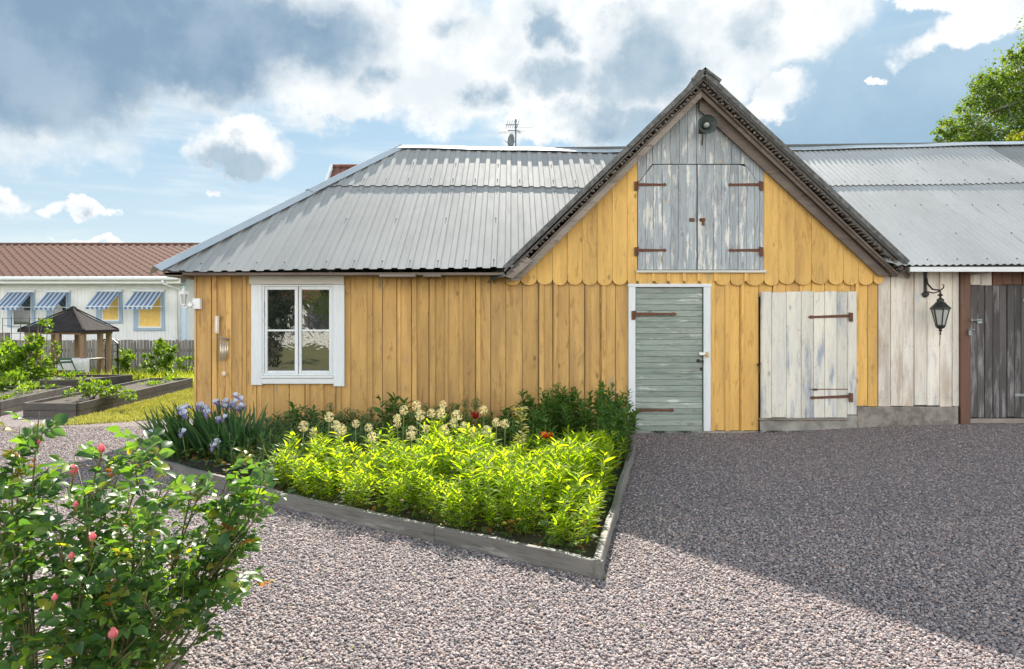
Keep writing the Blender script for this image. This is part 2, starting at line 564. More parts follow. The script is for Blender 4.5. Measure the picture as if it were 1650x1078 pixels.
M['white_trim_x'] = wood('flaking_white_trim_across', (0.74, 0.77, 0.78), (0.66, 0.68, 0.69), axis='x', patch=(0.20, 0.20, 0.20), patch_lo=0.66, patch_hi=0.70, pscale=14, streak=0.22, vary=0.05, knots=0)
M['cream_trim'] = wood('cream_head_board', (0.66, 0.64, 0.58), (0.56, 0.54, 0.48), axis='x', streak=0.2, vary=0.04, knots=0)
M['grey_wood'] = wood('silvery_bare_wood', (0.23, 0.19, 0.16), (0.30, 0.26, 0.23), axis='x', patch=(0.12, 0.09, 0.08), patch_lo=0.54, patch_hi=0.66, streak=0.6, vary=0.2)
M['dark_wood'] = wood('dark_bare_wood', (0.13, 0.10, 0.085), (0.19, 0.155, 0.13), axis='x', streak=0.6, vary=0.3)
M['shingle'] = plain('shingle_ends', (0.17, 0.15, 0.135), 0.85, vary=0.3, nscale=30)
for _k, _r in (('bed_board', 33.5), ('bed_board_left', 39.5), ('bed_board_side', -77.0)):
    M[_k] = wood('grey_' + _k, (0.13, 0.125, 0.115), (0.20, 0.19, 0.175), axis='x', patch=(0.29, 0.28, 0.26), patch_lo=0.55, patch_hi=0.68, streak=0.75, vary=0.14, knots=0.7,
                 dirt=(0.07, 0.06, 0.045), dirt_amt=0.5, smear=.3, rotz=_r)
M['planter_wood'] = wood('dark_planter_boards', (0.062, 0.055, 0.05), (0.10, 0.088, 0.078), axis='x', streak=0.5, vary=0.25)
M['picket'] = wood('grey_pickets', (0.20, 0.18, 0.16), (0.27, 0.245, 0.22), streak=0.5, vary=0.25)
M['post_wood'] = wood('gazebo_posts', (0.22, 0.14, 0.085), (0.30, 0.20, 0.12), streak=0.4, vary=0.2)
M['rust'] = plain('rusty_iron', (0.20, 0.075, 0.04), 0.85, 0.1, vary=0.25, nscale=45, bump=0.3, c2=(0.085, 0.05, 0.04))
M['iron'] = plain('black_iron', (0.028, 0.03, 0.03), 0.5, 0.5, nscale=40, c2=(.05, .05, .045))
M['galv'] = plain('galvanised_iron', (0.30, 0.34, 0.34), 0.5, 0.6, nscale=30)
M['enamel'] = plain('grey_green_enamel', (0.10, 0.125, 0.12), 0.4, vary=0.1)
M['chrome'] = plain('bright_steel', (0.75, 0.75, 0.72), 0.3, 0.7, vary=0.05)
M['brass'] = plain('brass', (0.55, 0.38, 0.13), 0.35, 0.9, vary=0.1)
M['white_plastic'] = plain('white_plastic', (0.80, 0.82, 0.83), 0.45, vary=0.03)
M['clear'] = glassmat('lamp_glass', (0.42, 0.43, 0.40), 1.5, rough=0.1)
M['milk'] = plain('frosted_glass', (0.38, 0.40, 0.38), 0.25, vary=0.05)
M['pane'] = glassmat('old_window_glass', (.010, .012, .012), 2.7, 0.06, 0.01)
M['pane_dark'] = glassmat('office_glass', (.035, .045, .03), 1.9)
M['pane_yellow'] = plain('yellow_blind_behind_glass', (0.85, 0.56, 0.13), 0.4, vary=0.06, nscale=8)
M['concrete'] = plain('old_concrete', (0.28, 0.25, 0.215), 0.9, vary=0.25, nscale=9, bump=0.8, c2=(0.15, 0.13, 0.11))
M['concrete_light'] = plain('cast_concrete_step', (0.34, 0.32, 0.29), 0.9, vary=0.2, nscale=5, bump=0.3)
M['white_siding'] = plain('white_siding', (0.85, 0.86, 0.85), 0.6, vary=0.03, nscale=3, bump=0)
M['blue_paint'] = plain('pale_blue_paint', (0.36, 0.48, 0.60), 0.55, vary=0.04)
M['sky_blue_wall'] = plain('light_blue_wall', (0.55, 0.69, 0.80), 0.6, vary=0.03)
M['felt'] = plain('dark_roof_felt', (0.042, 0.036, 0.036), 0.95, vary=0.2, nscale=9, spec=0.15)
M['cloth'] = plain('white_tablecloth', (0.76, 0.74, 0.72), 0.8, vary=0.05)
M['chair_green'] = plain('dark_green_paint', (0.05, 0.13, 0.085), 0.5, vary=0.1)
M['black_paint'] = plain('black_paint', (0.02, 0.02, 0.02), 0.5)
M['wire'] = plain('grey_wire', (0.16, 0.16, 0.15), 0.6, 0.5)
M['antenna'] = plain('dull_aluminium', (0.22, 0.26, 0.29), 0.5, 0.6)
M['dish'] = plain('grey_dish', (0.16, 0.20, 0.23), 0.5)
M['bark'] = plain('bark', (0.16, 0.13, 0.10), 0.9, vary=0.3, nscale=25, bump=0.6)
M['birch'] = plain('birch_bark', (0.55, 0.54, 0.50), 0.8, nscale=12, c2=(.07, .06, .05), bump=.3)
M['cane'] = plain('rose_canes', (0.155, 0.115, 0.055), 0.6, vary=0.3, nscale=30, c2=(0.08, 0.11, 0.035))
M['stem'] = plain('green_stems', (0.15, 0.22, 0.05), 0.6, vary=0.2, nscale=20)
M['stem_red'] = plain('brownish_stems', (0.17, 0.17, 0.07), 0.6, vary=0.2, nscale=20)
M['chime_tube'] = plain('chime_tubes', (0.70, 0.66, 0.55), 0.35, 0.6, vary=0.05)
M['ivory'] = plain('ivory_plastic', (0.72, 0.60, 0.42), 0.5, vary=0.1)

# leaves
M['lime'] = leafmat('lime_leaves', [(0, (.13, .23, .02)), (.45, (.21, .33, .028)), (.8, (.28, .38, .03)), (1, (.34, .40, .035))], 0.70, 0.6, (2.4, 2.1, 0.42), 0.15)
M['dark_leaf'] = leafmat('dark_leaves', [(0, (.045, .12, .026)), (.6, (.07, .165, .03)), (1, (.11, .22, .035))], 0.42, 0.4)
M['rose_leaf'] = leafmat('rose_leaves', [(0, (.036, .092, .038)), (.5, (.064, .145, .046)), (.84, (.105, .21, .048)), (.95, (.18, .27, .045)), (1, (.28, .27, .03))], 0.48, 0.42, (2.1, 2.0, .45), 0.5)
M['rose_young'] = leafmat('young_rose_leaves', [(0, (.30, .085, .020)), (.16, (.26, .12, .02)), (.3, (.24, .22, .03)), (1, (.13, .20, .03))], 0.5, 0.35, (1.9, 1.5, .5))
M['iris_leaf'] = leafmat('iris_leaves', [(0, (.03, .085, .035)), (.6, (.05, .13, .04)), (1, (.09, .19, .045))], 0.35, 0.45)
M['iris_pale'] = leafmat('pale_iris_petals', [(0, (.60, .64, .80)), (1, (.74, .76, .86))], 0.4, 0.6, (1, 1, 1.1))
M['iris_dark'] = leafmat('violet_iris_petals', [(0, (.10, .07, .22)), (1, (.30, .25, .46))], 0.35, 0.6, (1, .9, 1.2))
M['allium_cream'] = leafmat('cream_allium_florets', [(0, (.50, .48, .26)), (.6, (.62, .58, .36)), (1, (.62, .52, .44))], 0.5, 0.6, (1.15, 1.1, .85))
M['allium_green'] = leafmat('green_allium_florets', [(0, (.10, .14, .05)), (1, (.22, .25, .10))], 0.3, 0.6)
M['poppy'] = leafmat('red_petals', [(0, (.62, .06, .025)), (1, (.75, .12, .04))], 0.45, 0.5, (1.3, 1, .8))
M['dark_red'] = leafmat('dark_red_petals', [(0, (.30, .012, .014)), (1, (.42, .02, .02))], 0.3, 0.5, (1.2, 1, 1))
M['pink'] = leafmat('pink_petals', [(0, (.70, .16, .19)), (1, (.80, .36, .36))], 0.4, 0.5, (1.2, 1, 1))
M['sepal'] = leafmat('rose_hips_sepals', [(0, (.10, .16, .05)), (1, (.28, .12, .05))], 0.3, 0.5)
M['grass'] = leafmat('lawn_grass', [(0, (.15, .21, .05)), (.5, (.25, .29, .08)), (1, (.38, .37, .14))], 0.4, 0.6, (1.6, 1.35, .5), nz=1.2)
M['meadow'] = leafmat('meadow_grass', [(0, (.15, .23, .035)), (.6, (.25, .33, .05)), (1, (.36, .37, .07))], 0.55, 0.6, (1.7, 1.5, .5), nz=1.2)
M['shrub'] = leafmat('shrub_leaves', [(0, (.07, .155, .022)), (.6, (.13, .235, .03)), (1, (.20, .29, .04))], 0.52, 0.45, (1.8, 1.6, .4))
M['tree_leaf'] = leafmat('birch_leaves', [(0, (.07, .145, .035)), (.6, (.12, .20, .045)), (1, (.20, .26, .05))], 0.55, 0.5, (1.6, 1.45, .4), nz=.7)
M['tree_lime'] = leafmat('lime_tree_leaves', [(0, (.12, .18, .02)), (1, (.25, .27, .03))], 0.5, 0.5)
M['conifer'] = leafmat('dark_hedge_leaves', [(0, (.015, .03, .012)), (1, (.035, .06, .02))], 0.2, 0.6)
M['cover'] = leafmat('ground_cover_leaves', [(0, (.035, .075, .02)), (.55, (.07, .13, .03)), (.8, (.13, .13, .04)), (1, (.22, .09, .04))], 0.4, 0.5)


def roofmat(name, c, rough=0.5, met=0.3, dark=1.0):
    m, t = newmat(name)
    v = t.n('ShaderNodeTexCoord').outputs['Object']
    big = t.noise(t.scale(v, (1, .35, .35)), 1.6, 6, 0.6)
    fine = t.noise(t.scale(v, (1, .15, .15)), 14, 6, 0.65)
    col = t.mix(t.step(big.outputs[0], 0.3, 0.7), tuple(x * 0.86 * dark for x in c), tuple(x * dark for x in c))
    col = t.mix(t.m('MULTIPLY', t.step(fine.outputs[0], 0.56, 0.75), 0.35), col, tuple(x * 0.62 * dark for x in c))
    sp = t.noise(v, 26, 3, 0.5)
    col = t.mix(t.m('MULTIPLY', t.step(sp.outputs[0], 0.70, 0.76), 0.4), col, (0.16, 0.13, 0.11))
    rg = t.m('ADD', rough - 0.08, t.m('MULTIPLY', fine.outputs[0], 0.2))
    t.out(t.bsdf(Base_Color=col, Roughness=rg, Metallic=met, Specular_IOR_Level=0.2, Normal=t.bump(t.noise(v, 2.2, 3, .5).outputs[0], 0.08, 0.02)))
    return m


M['roof_metal'] = roofmat('galvanised_roof_sheet', (0.315, 0.322, 0.325), 0.74, 0.0)
M['roof_metal_right'] = roofmat('corrugated_roof_sheet', (0.42, 0.43, 0.435), 0.62, 0.0)
M['roof_old'] = roofmat('old_roof_sheet', (0.27, 0.28, 0.28), 0.65, 0.0)
M['roof_cap'] = roofmat('roof_cap_sheet', (0.50, 0.54, 0.58), 0.42, 0.4)
M['verge_metal'] = plain('weathered_verge_metal', (0.14, 0.142, 0.14), 0.65, 0.0, vary=0.3, nscale=14)
M['tile'] = plain('clay_tiles', (0.13, 0.062, 0.045), 0.9, vary=0.2, nscale=11, bump=0.2, c2=(0.105, 0.062, 0.052), spec=0.2)
M['tile_red'] = plain('red_clay_tiles', (0.23, 0.09, 0.065), 0.85, vary=0.3, nscale=6, c2=(.10, .05, .045))


def stripemat():
    m, t = newmat('striped_canvas')
    v = t.n('ShaderNodeTexCoord').outputs['Object']
    s = t.n('ShaderNodeSeparateXYZ', {0: v})
    f = t.m('FRACT', t.m('MULTIPLY', s.outputs[0], 6.6))
    k = t.m('GREATER_THAN', f, 0.47)
    col = t.mix(k, (0.62, 0.67, 0.75), (0.13, 0.235, 0.45))
    p = t.bsdf(Base_Color=col, Roughness=0.8)
    tr = t.n('ShaderNodeBsdfTranslucent', {'Color': col})
    t.out(t.n('ShaderNodeMixShader', {0: 0.4, 1: p.outputs[0], 2: tr.outputs[0]}))
    return m


M['stripe'] = stripemat()

GRAVEL = [(0.0, (.115, .112, .127)), (.18, (.178, .160, .172)), (.38, (.245, .198, .20)), (.55, (.315, .24, .228)), (.68, (.252, .228, .24)), (.80, (.37, .295, .275)),
          (.92, (.45, .385, .36)), (.97, (.30, .18, .15)), (1, (.54, .48, .46))]


def gravel_ground():
    m, t = newmat('gravel_bed')
    v = t.n('ShaderNodeTexCoord').outputs['Object']
    vor = t.n('ShaderNodeTexVoronoi', {'Vector': v, 'Scale': 58.0, 'Randomness': 1.0})
    sepc = t.n('ShaderNodeSeparateColor', {0: vor.outputs['Color']})
    col = t.ramp(sepc.outputs[0], GRAVEL)
    edge = t.step(vor.outputs['Distance'], 0.42, 0.75)
    col = t.mix(t.m('MULTIPLY', edge, 0.75), col, (0.045, 0.04, 0.042))
    big = t.noise(v, 0.9, 5, 0.6)
    col = t.mix(t.m('MULTIPLY', t.step(big.outputs[0], 0.45, 0.7), 0.25), col, (0.17, 0.15, 0.155))
    h = t.m('SUBTRACT', 1.0, vor.outputs['Distance'])
    t.out(t.bsdf(Base_Color=col, Roughness=0.85, Normal=t.bump(h, 0.9, 0.02)))
    return m


def gravel_stone():
    m, t = newmat('gravel_stones')
    r = t.n('ShaderNodeNewGeometry').outputs['Random Per Island']
    v = t.n('ShaderNodeTexCoord').outputs['Object']
    n = t.noise(v, 160, 3, 0.6)
    col = t.ramp(r, GRAVEL)
    k = t.m('ADD', 0.78, t.m('MULTIPLY', n.outputs[0], 0.44))
    col = t.mix(1.0, col, t.n('ShaderNodeCombineXYZ', {0: k, 1: k, 2: k}).outputs[0], 'MULTIPLY')
    t.out(t.bsdf(Base_Color=col, Roughness=0.75))
    return m


M['gravel'] = gravel_ground()
M['stone'] = gravel_stone()
M['soil'] = plain('dark_soil', (0.055, 0.042, 0.033), 0.95, vary=0.3, nscale=35, bump=1.0, c2=(.022, .018, .015))
M['soil_dry'] = plain('dry_soil', (0.085, 0.068, 0.054), 0.95, vary=0.3, nscale=30, bump=1.0)
M['turf'] = plain('turf', (0.20, 0.20, 0.065), 0.95, vary=0.25, nscale=6, bump=0.6)
M['field'] = plain('garden_ground', (0.09, 0.12, 0.03), 0.95, vary=0.3, nscale=3, bump=0.6)
# ------------------------------------------------------------------ ground
def sheet(name, xs, ys, dz, mat, mask=None):
    mb = MB()
    GX, GY = np.meshgrid(xs, ys)
    GZ = ground_z(GX, GY) + dz
    mb.grid(np.stack([GX, GY, GZ], -1))
    return tag(mb.build(name, mat, smooth=True), kind='structure')


def rng_lin(*segs):
    return np.unique(np.concatenate([np.linspace(*s_) for s_ in segs]))


sheet('ground', rng_lin((-900, -40, 8), (-40, -14, 14), (-14, 14, 57), (14, 40, 10), (40, 900, 8)),
      rng_lin((-400, -10, 16), (-10, 4, 8), (4, 24, 61), (24, 1500, 14)), -0.012, M['field'])
sheet('gravel_yard', np.linspace(-13, 14, 109), np.linspace(-1.8, 15.0, 85), 0.0, M['gravel'])
LAWN = [(-6.45, 9.62), (-5.9, 9.95), (-5.2, 10.35), (-4.2, 10.75), (-4.2, 15.4), (-6.95, 15.4), (-6.55, 10.6)]
mb = MB()
mb.add([(x, y, 0.006 + float(ground_z(x, y))) for x, y in LAWN], [tuple(range(len(LAWN)))])
tag(mb.build('lawn', M['turf']), kind='structure')

# ------------------------------------------------------------------ barn
random.seed(3)
barn = thing('barn', 'long yellow timber barn with grey metal roof, peaked gable and weathered doors', 'barn', (0.0, WALL, 0.0))

# unseen dark core added so that no light leaks between the boards
mb = MB()
mb.prism([(-4.08, 0.02), (12.5, 0.02), (12.5, 2.1), (-4.08, 2.1)], WALL + .02, 15.9)
mb.prism([(0.12, 2.0), (4.85, 2.0), (2.43, 4.32)], WALL + .02, 12.4)
mb.build('light_block', M['black_paint'], barn)

OPEN = [  # x0,x1,z0,z1 holes in the boarding
    (X(422), X(541), Z(608), Z(456)),          # window
    (X(1014), X(1142), -0.1, Z(460)),          # green door
]


def intervals(xc, z0, z1, opens):
    iv = [(z0, z1)]
    for a, b, c, d in opens:
        if a < xc < b:
            nv = []
            for lo, hi in iv:
                if c > lo + .01:
                    nv.append((lo, min(hi, c)))
                if d < hi - .01:
                    nv.append((max(lo, d), hi))
            iv = [(l, h) for l, h in nv if h - l > .02]
    return iv


def board_run(mb, x0, x1, width, z0, z1, yf, th, opens=(), batten=0.0, var=0.03, c=0.004, bprob=.8, zj=0.012):
    """vertical boards from x0 to x1, front face at yf; battens cover the joints"""
    x = x0
    cuts = sorted({e for o in opens for e in o[:2]})
    while x < x1 - 0.02:
        wd = min(width + random.uniform(-var, var), x1 - x)
        if x1 - x - wd < 0.06:
            wd = x1 - x
        ed = [x] + [e for e in cuts if x + .004 < e < x + wd - .004] + [x + wd]
        dy = random.uniform(-.003, .003) + (.010 if int(x * 97) % 2 else 0)
        for a, b in zip(ed[:-1], ed[1:]):
            for lo, hi in intervals((a + b) / 2, z0(x) if callable(z0) else z0 + random.uniform(-zj, zj), z1, opens):
                mb.cbox(a + .003, b - .003, yf + dy, yf + th, lo, hi, c, 0.002)
        if batten and random.random() < bprob:
            bw = batten * random.uniform(.7, 1.25)
            bx = x + random.uniform(-.01, .02)
            if not any(a - .03 < bx + bw / 2 < b + .03 and False for a, b, _, _ in opens):
                for lo, hi in intervals(bx + bw / 2, z0 + random.uniform(-zj, zj), z1, opens):
                    mb.cbox(bx, bx + bw, yf - .021, yf - .0035, lo, hi, c, 0.002)
        x += wd


mb = MB()
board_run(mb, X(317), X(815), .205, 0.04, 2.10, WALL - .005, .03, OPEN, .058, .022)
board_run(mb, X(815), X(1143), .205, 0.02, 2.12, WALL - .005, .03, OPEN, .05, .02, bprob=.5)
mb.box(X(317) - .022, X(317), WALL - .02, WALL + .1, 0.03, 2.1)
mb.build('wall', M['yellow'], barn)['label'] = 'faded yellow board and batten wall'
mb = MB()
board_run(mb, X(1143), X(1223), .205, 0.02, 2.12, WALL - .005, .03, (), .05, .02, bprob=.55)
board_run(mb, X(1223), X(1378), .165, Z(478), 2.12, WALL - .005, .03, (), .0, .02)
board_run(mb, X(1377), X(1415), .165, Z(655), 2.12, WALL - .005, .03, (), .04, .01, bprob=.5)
mb.build('wall', M['gable_yellow'], barn)['label'] = 'yellow board wall under the gable, coloured brighter for bounced light'
# left end wall, seen edge-on
mb = MB()
for i in range(32):
    y0 = WALL + .1 + i * .205
    mb.box(X(317) - .02, X(317) + .01, y0 + .002, y0 + .203, .03, 2.1)
mb.build('end_wall', M['yellow'], barn)

# gable boarding with rounded lower ends
GA_X, GA_Z, GSL = 2.435, 4.43, 0.985


def gz(x):
    return GA_Z - GSL * abs(x - GA_X)


mb = MB()


def scallop(x0, x1, zb, yf=WALL - .042, th=.028, zs=.075, top=None):
    n = 7
    low = []
    for i in range(n + 1):
        a = PI + PI * i / n
        low.append(((x0 + x1) / 2 + (x1 - x0) / 2 * math.cos(a), zb + zs + zs * math.sin(a)))
    if top is None:
        tp = [(x1, gz(x1)), (x0, gz(x0))]
        if x0 < GA_X < x1:
            tp.insert(1, (GA_X, GA_Z))
        if min(gz(x1), gz(x0)) < zb + zs + .01:
            tp = [(x1, max(gz(x1), zb + zs + .005)), (x0, max(gz(x0), zb + zs + .005))]
    else:
        tp = [(x1, top), (x0, top)]
    mb.prism(low + tp, yf + random.uniform(-.003, .003), yf + th)


HX0, HX1 = X(1026), X(1229)
x = X(814)
ZSC = Z(459)
while x < X(1419):
    wd = .205 + random.uniform(-.015, .015)
    x1 = min(x + wd, X(1421))
    if x < HX0 < x1 - .05:
        x1 = HX0
    if HX0 - .02 <= x < HX1 - .02:
        if x1 > HX1 - .05:
            x1 = HX1
        scallop(x + .002, x1 - .002, ZSC + random.uniform(-.012, .008), top=Z(436))
        if random.random() < .9:
            mb.cbox(x - .022, x + .022, WALL - .062, WALL - .044, ZSC + .045, Z(436), .003)
    else:
        scallop(x + .002, x1 - .002, ZSC + random.uniform(-.012, .008))
    x = x1
mb.build('gable_boarding', M['gable_yellow'], barn)['label'] = 'yellow gable boards with rounded lower ends, coloured brighter for bounced light'

# weathered upper boarding of the gable (above and beside the loft doors)
mb = MB()
DZ1, CHX = Z(266), .195
LX0, LX1 = X(1026), X(1222)       # loft door pair
DZS = Z(298)
x = HX0
while x < HX1 - .01:
    wd = .112 + random.uniform(-.012, .012)
    x1 = min(x + wd, HX1)
    if HX1 - x1 < .04:
        x1 = HX1
    for kx in (LX0 + CHX, LX1 - CHX, LX1):
        if x + .02 < kx < x1 - .002:
            x1 = kx

    def lowz(xx):
        if xx <= LX0 + CHX:
            return DZS + (DZ1 - DZS) * max(0, (xx - LX0)) / CHX
        if xx >= LX1 - CHX:
            return DZS + (DZ1 - DZS) * max(0, (LX1 - xx)) / CHX if xx < LX1 else Z(437)
        return DZ1
    a, b = x + .0025, x1 - .0025
    la, lb = lowz(a) + .006, lowz(b) + .006
    if a > LX1 - .02:
        la = lb = Z(437)
    tp = [(b, gz(b)), (a, gz(a))]
    if a < GA_X < b:
        tp.insert(1, (GA_X, GA_Z))
    yf = WALL - .046 + random.uniform(-.003, .003)
    mb.prism([(a, la), (b, lb)] + tp, yf, yf + .03)
    x = x1
mb.build('loft_boarding', M['grey_boards'], barn)['label'] = 'weathered grey boarding in the gable peak'
mb = MB()
mb.cbox(HX0 - .02, HX1 + .02, WALL - .085, WALL - .03, Z(440), Z(436), .004)
mb.build('loft_sill', M['cream_trim'], barn)


def strap_hinge(x0, x1, z, y, name='strap_hinge', par=None, flip=False, plate=True, tilt=0.0, mat='rust'):
    """tapered strap with a pointed end; x0 is the hinge side"""
    mb = MB()
    d = 1 if x1 > x0 else -1
    L = abs(x1 - x0)
    pts = [(0, -.020), (L * .88, -.014), (L * .90, -.021), (L * .95, -.021), (L, 0), (L * .95, .021), (L * .90, .021), (L * .88, .014), (0, .020)]
    pts = [(x0 + d * u, z + v + tilt * u) for u, v in pts]
    if d < 0:
        pts = pts[::-1]
    mb.prism(pts, y - .008, y)
    if plate:
        mb.box(min(x0, x0 - d * .045), max(x0, x0 - d * .045), y - .010, y + .002, z - .075, z + .04)
        mb.tube([(x0, y - .012, z - .06), (x0, y - .012, z + .045)], .011, 8)
    for u in (.15, .42, .68, .85):
        mb.lathe([(.009, 0), (.007, .006), (0, .008)], (x0 + d * u * L, y - .008, z + tilt * u * L), 8, 'y')
    return mb.build(name, M[mat], par)


def loft_leaf(x0, x1, left):
    o = None
    mb = MB()
    x = x0
    while x < x1 - .01:
        wd = .108 + random.uniform(-.012, .012)
        xe = min(x + wd, x1)
        if x1 - xe < .05:
            xe = x1
        a, b = x + .002, xe - .002

        def topz(xx):
            if xx <= LX0 + CHX:
                return DZS + (DZ1 - DZS) * (xx - LX0) / CHX
            if xx >= LX1 - CHX:
                return DZS + (DZ1 - DZS) * (LX1 - xx) / CHX
            return DZ1
        pts = [(a, Z(435)), (b, Z(435)), (b, topz(b) - .008), (a, topz(a) - .008)]
        yf = WALL - .055 + random.uniform(-.003, .003)
        mb.prism(pts, yf, yf + .028)
        x = xe
    o = mb.build('loft_door', M['grey_boards'], barn)
    o['label'] = 'weathered grey left loft door' if left else 'weathered grey right loft door'
    xh = x0 + .0 if left else x1
    for py in (299, 404):
        s_ = .375 if left else .41
        strap_hinge(xh + (-.0 if left else 0), xh + (s_ if left else -s_), Z(py), WALL - .058, par=o)
    mb = MB()
    xc = (x1 - .06) if left else (x0 + .065)
    mb.box(xc - .035, xc + .03, WALL - .068, WALL - .055, Z(355) - .025, Z(355) + .02)
    if not left:
        mb.box(xc - .01, xc + .02, WALL - .08, WALL - .06, Z(355) - .075, Z(355) + .015)
        mb.tube([(xc - .05, WALL - .075, Z(355)), (xc + .02, WALL - .075, Z(355))], .008, 8)
    mb.build('latch', M['rust'], o)


XM = X(1121.5)
loft_leaf(LX0 + .004, XM - .006, True)
loft_leaf(XM + .006, LX1 - .004, False)

# ---- gable roof
AP = (2.425, 4.59)
LV, RV = (-.095, 2.13), (4.985, 2.20)


def chevron(mb, drop0, drop1, y0, y1, lshift=0.0):
    def off(d):
        return [(LV[0] + lshift, LV[1] - d), (AP[0], AP[1] - d), (RV[0] - lshift, RV[1] - d)]
    t, b = off(drop0), off(drop1)
    n = 6

    def sub(p, q, n=12):
        return [(p[0] + (q[0] - p[0]) * i / n, p[1] + (q[1] - p[1]) * i / n) for i in range(n)]
    top = sub(t[2], t[1]) + sub(t[1], t[0]) + [t[0]]
    bot = sub(b[0], b[1]) + sub(b[1], b[2]) + [b[2]]
    # two separate slabs so that the caps stay convex
    mb.prism([b[0], b[1], t[1], t[0]], y0, y1)
    mb.prism([b[1], b[2], t[2], t[1]], y0, y1)


mb = MB()
chevron(mb, 0.0, 0.045, 8.76, 12.5)
groof = mb.build('gable_roof', M['roof_old'], barn)
mb = MB()
# folded metal edge along the verge
mb.bar((AP[0], 8.75, AP[1] - .0), (RV[0], 8.75, RV[1] - .0), .03, .055)
mb.bar((LV[0], 8.75, LV[1] - .0), (AP[0], 8.75, AP[1] - .0), .03, .055)
mb.bar((AP[0] - .16, 8.74, AP[1] - .09), (AP[0] + .01, 8.74, AP[1] + .045), .05, .03)
mb.bar((AP[0] - .01, 8.74, AP[1] + .045), (AP[0] + .2, 8.74, AP[1] - .115), .05, .03)
mb.bar((AP[0], 8.8, AP[1] + .04), (AP[0], 12.45, AP[1] - .02), .12, .03)
mb.build('verge_trim', M['verge_metal'], groof)
mb = MB()
chevron(mb, 0.05, 0.085, 8.80, 12.5, .03)
# notched shingle courses along the edge
for (a, b) in ((LV, AP), (AP, RV)):
    n = 64
    for i in range(n):
        t_ = (i + .5) / n
        px_, pz_ = a[0] + (b[0] - a[0]) * t_, a[1] + (b[1] - a[1]) * t_
        dx, dz = (b[0] - a[0]) / n * .38, (b[1] - a[1]) / n * .38
        dn = .118 + random.uniform(-.012, .012)
        mb.bar((px_ - dx, 8.85 + random.uniform(-.012, .012), pz_ - dn), (px_ + dx, 8.85, pz_ - dn - random.uniform(0, .012)), .1, random.uniform(.012, .03))
mb.build('shingles', M['shingle'], groof)
mb = MB()
chevron(mb, 0.135, 0.165, 8.86, 12.4, .05)
mb.build('roof_boarding', M['dark_wood'], groof)
mb = MB()
# barge boards
d = .2
mb.prism([(RV[0] - .24, RV[1] - .15 + .0), (RV[0] - .10, RV[1] - .26 + .11), (AP[0] + .0, AP[1] - .20), (AP[0] + .0, AP[1] - .40)], 8.985, 9.02)
mb.prism([(AP[0], AP[1] - .185), (RV[0] - .06, RV[1] - .125), (RV[0] - .06, RV[1] - .175), (AP[0], AP[1] - .245)][::-1], 8.90, 8.93)
mb.build('bargeboard', M['dark_wood'], groof)['label'] = 'wide dark brown right bargeboard'
mb = MB()
mb.prism([(LV[0] + .07, LV[1] - .15), (LV[0] + .19, LV[1] - .15), (AP[0] - .001, AP[1] - .27), (AP[0] - .001, AP[1] - .175)], 8.885, 8.915)
mb.prism([(LV[0] + .0, LV[1] - .10), (LV[0] + .10, LV[1] - .13), (LV[0] + .36, LV[1] + .10), (LV[0] + .25, LV[1] + .16)], 8.81, 8.84)
mb.build('bargeboard', M['grey_wood'], groof)['label'] = 'thin silvery left bargeboard'
for side, a in ((-1, LV), (1, RV)):
    mb = MB()
    for i in range(2):
        xx = a[0] - side * (.02 + .16 * i)
        zz = a[1] + (.02 + .16 * i) * GSL - .06
        G = [[(xx + side * (.02 + .12 * u) + random.uniform(-.03, .03), 8.72 + .05 * v + .2 * u, zz - .06 - .04 * u + .03 * v + random.uniform(-.015, .015)) for v in range(5)] for u in range(4)]
        mb.grid(G)
    mb.build('crumpled_flashing', M['galv'], groof)

# ---- main roof
YE, YR = 8.74, 12.4
KR = F / YR
RIDGE_L = ((645 - CX) / KR, CAM_H + (HOR - 240) / KR)
EXL = -4.47


def zeave(x):
    return np.interp(x, [-4.5, -4.0, 0.0, 4.9, 6.0, 9, 13], [2.095, 2.085, 2.135, 2.16, 2.165, 2.165, 2.17])


def zridge(x):
    return np.interp(x, [RIDGE_L[0], 1.7, 5.04, 9.14, 13], [RIDGE_L[1], 4.45, 4.49, 4.60, 4.72])


def trap(x, p=.178):
    u = (x / p) % 1.0
    return .017 * np.clip(np.interp(u, [0, .45, .53, .87, .95, 1.0], [0, 0, 1, 1, 0, 0]), 0, 1)


def sinus(x, p=.092):
    return .0105 * (1 + np.sin(2 * PI * x / p))


def roof_sheet(xs, prof, t0, t1, lift=0.0, hip=True, over=0.0, n=7):
    """front slope between slope fractions t0 and t1 (0 eave, 1 ridge)"""
    cols = []
    for x in xs:
        tm = t1
        if hip and x < RIDGE_L[0]:
            tm = min(t1, max(0, (x - EXL) / (RIDGE_L[0] - EXL)))
        tm = max(tm, t0)
        b0 = t0
        if -.1 < x < 4.99:            # the gable roof cuts into the main slope here
            zg = AP[1] - (AP[1] - LV[1]) / (AP[0] - LV[0]) * abs(x - AP[0])
            b0 = max(t0, min(tm, (zg - float(zeave(x))) / (float(zridge(x)) - float(zeave(x))) - .04))
        zr = float(zridge(max(x, RIDGE_L[0])))
        ze = float(zeave(x))
        h = float(prof(x)) + lift
        col = []
        for i in range(n):
            t_ = b0 + (tm - b0) * i / (n - 1)
            sag = .005 * math.sin(x * 2.1 + t_ * 5)
            col.append((x, YE + (YR - YE) * t_ - h * .55 - (over if i == 0 else 0), ze + (zr - ze) * t_ + h * .83 + sag))
        cols.append(col)
    mb = MB()
    # drop columns with no height
    keep = [c for c in cols if c[-1][1] - c[0][1] > .004]
    mb.grid(keep)
    return mb


def trap_xs(x0, x1, p=.178):
    k0, k1 = math.floor(x0 / p), math.ceil(x1 / p)
    xs = [k * p + p * u for k in range(k0, k1 + 1) for u in (0, .45, .53, .87, .95)]
    return [x for x in xs if x0 <= x <= x1]


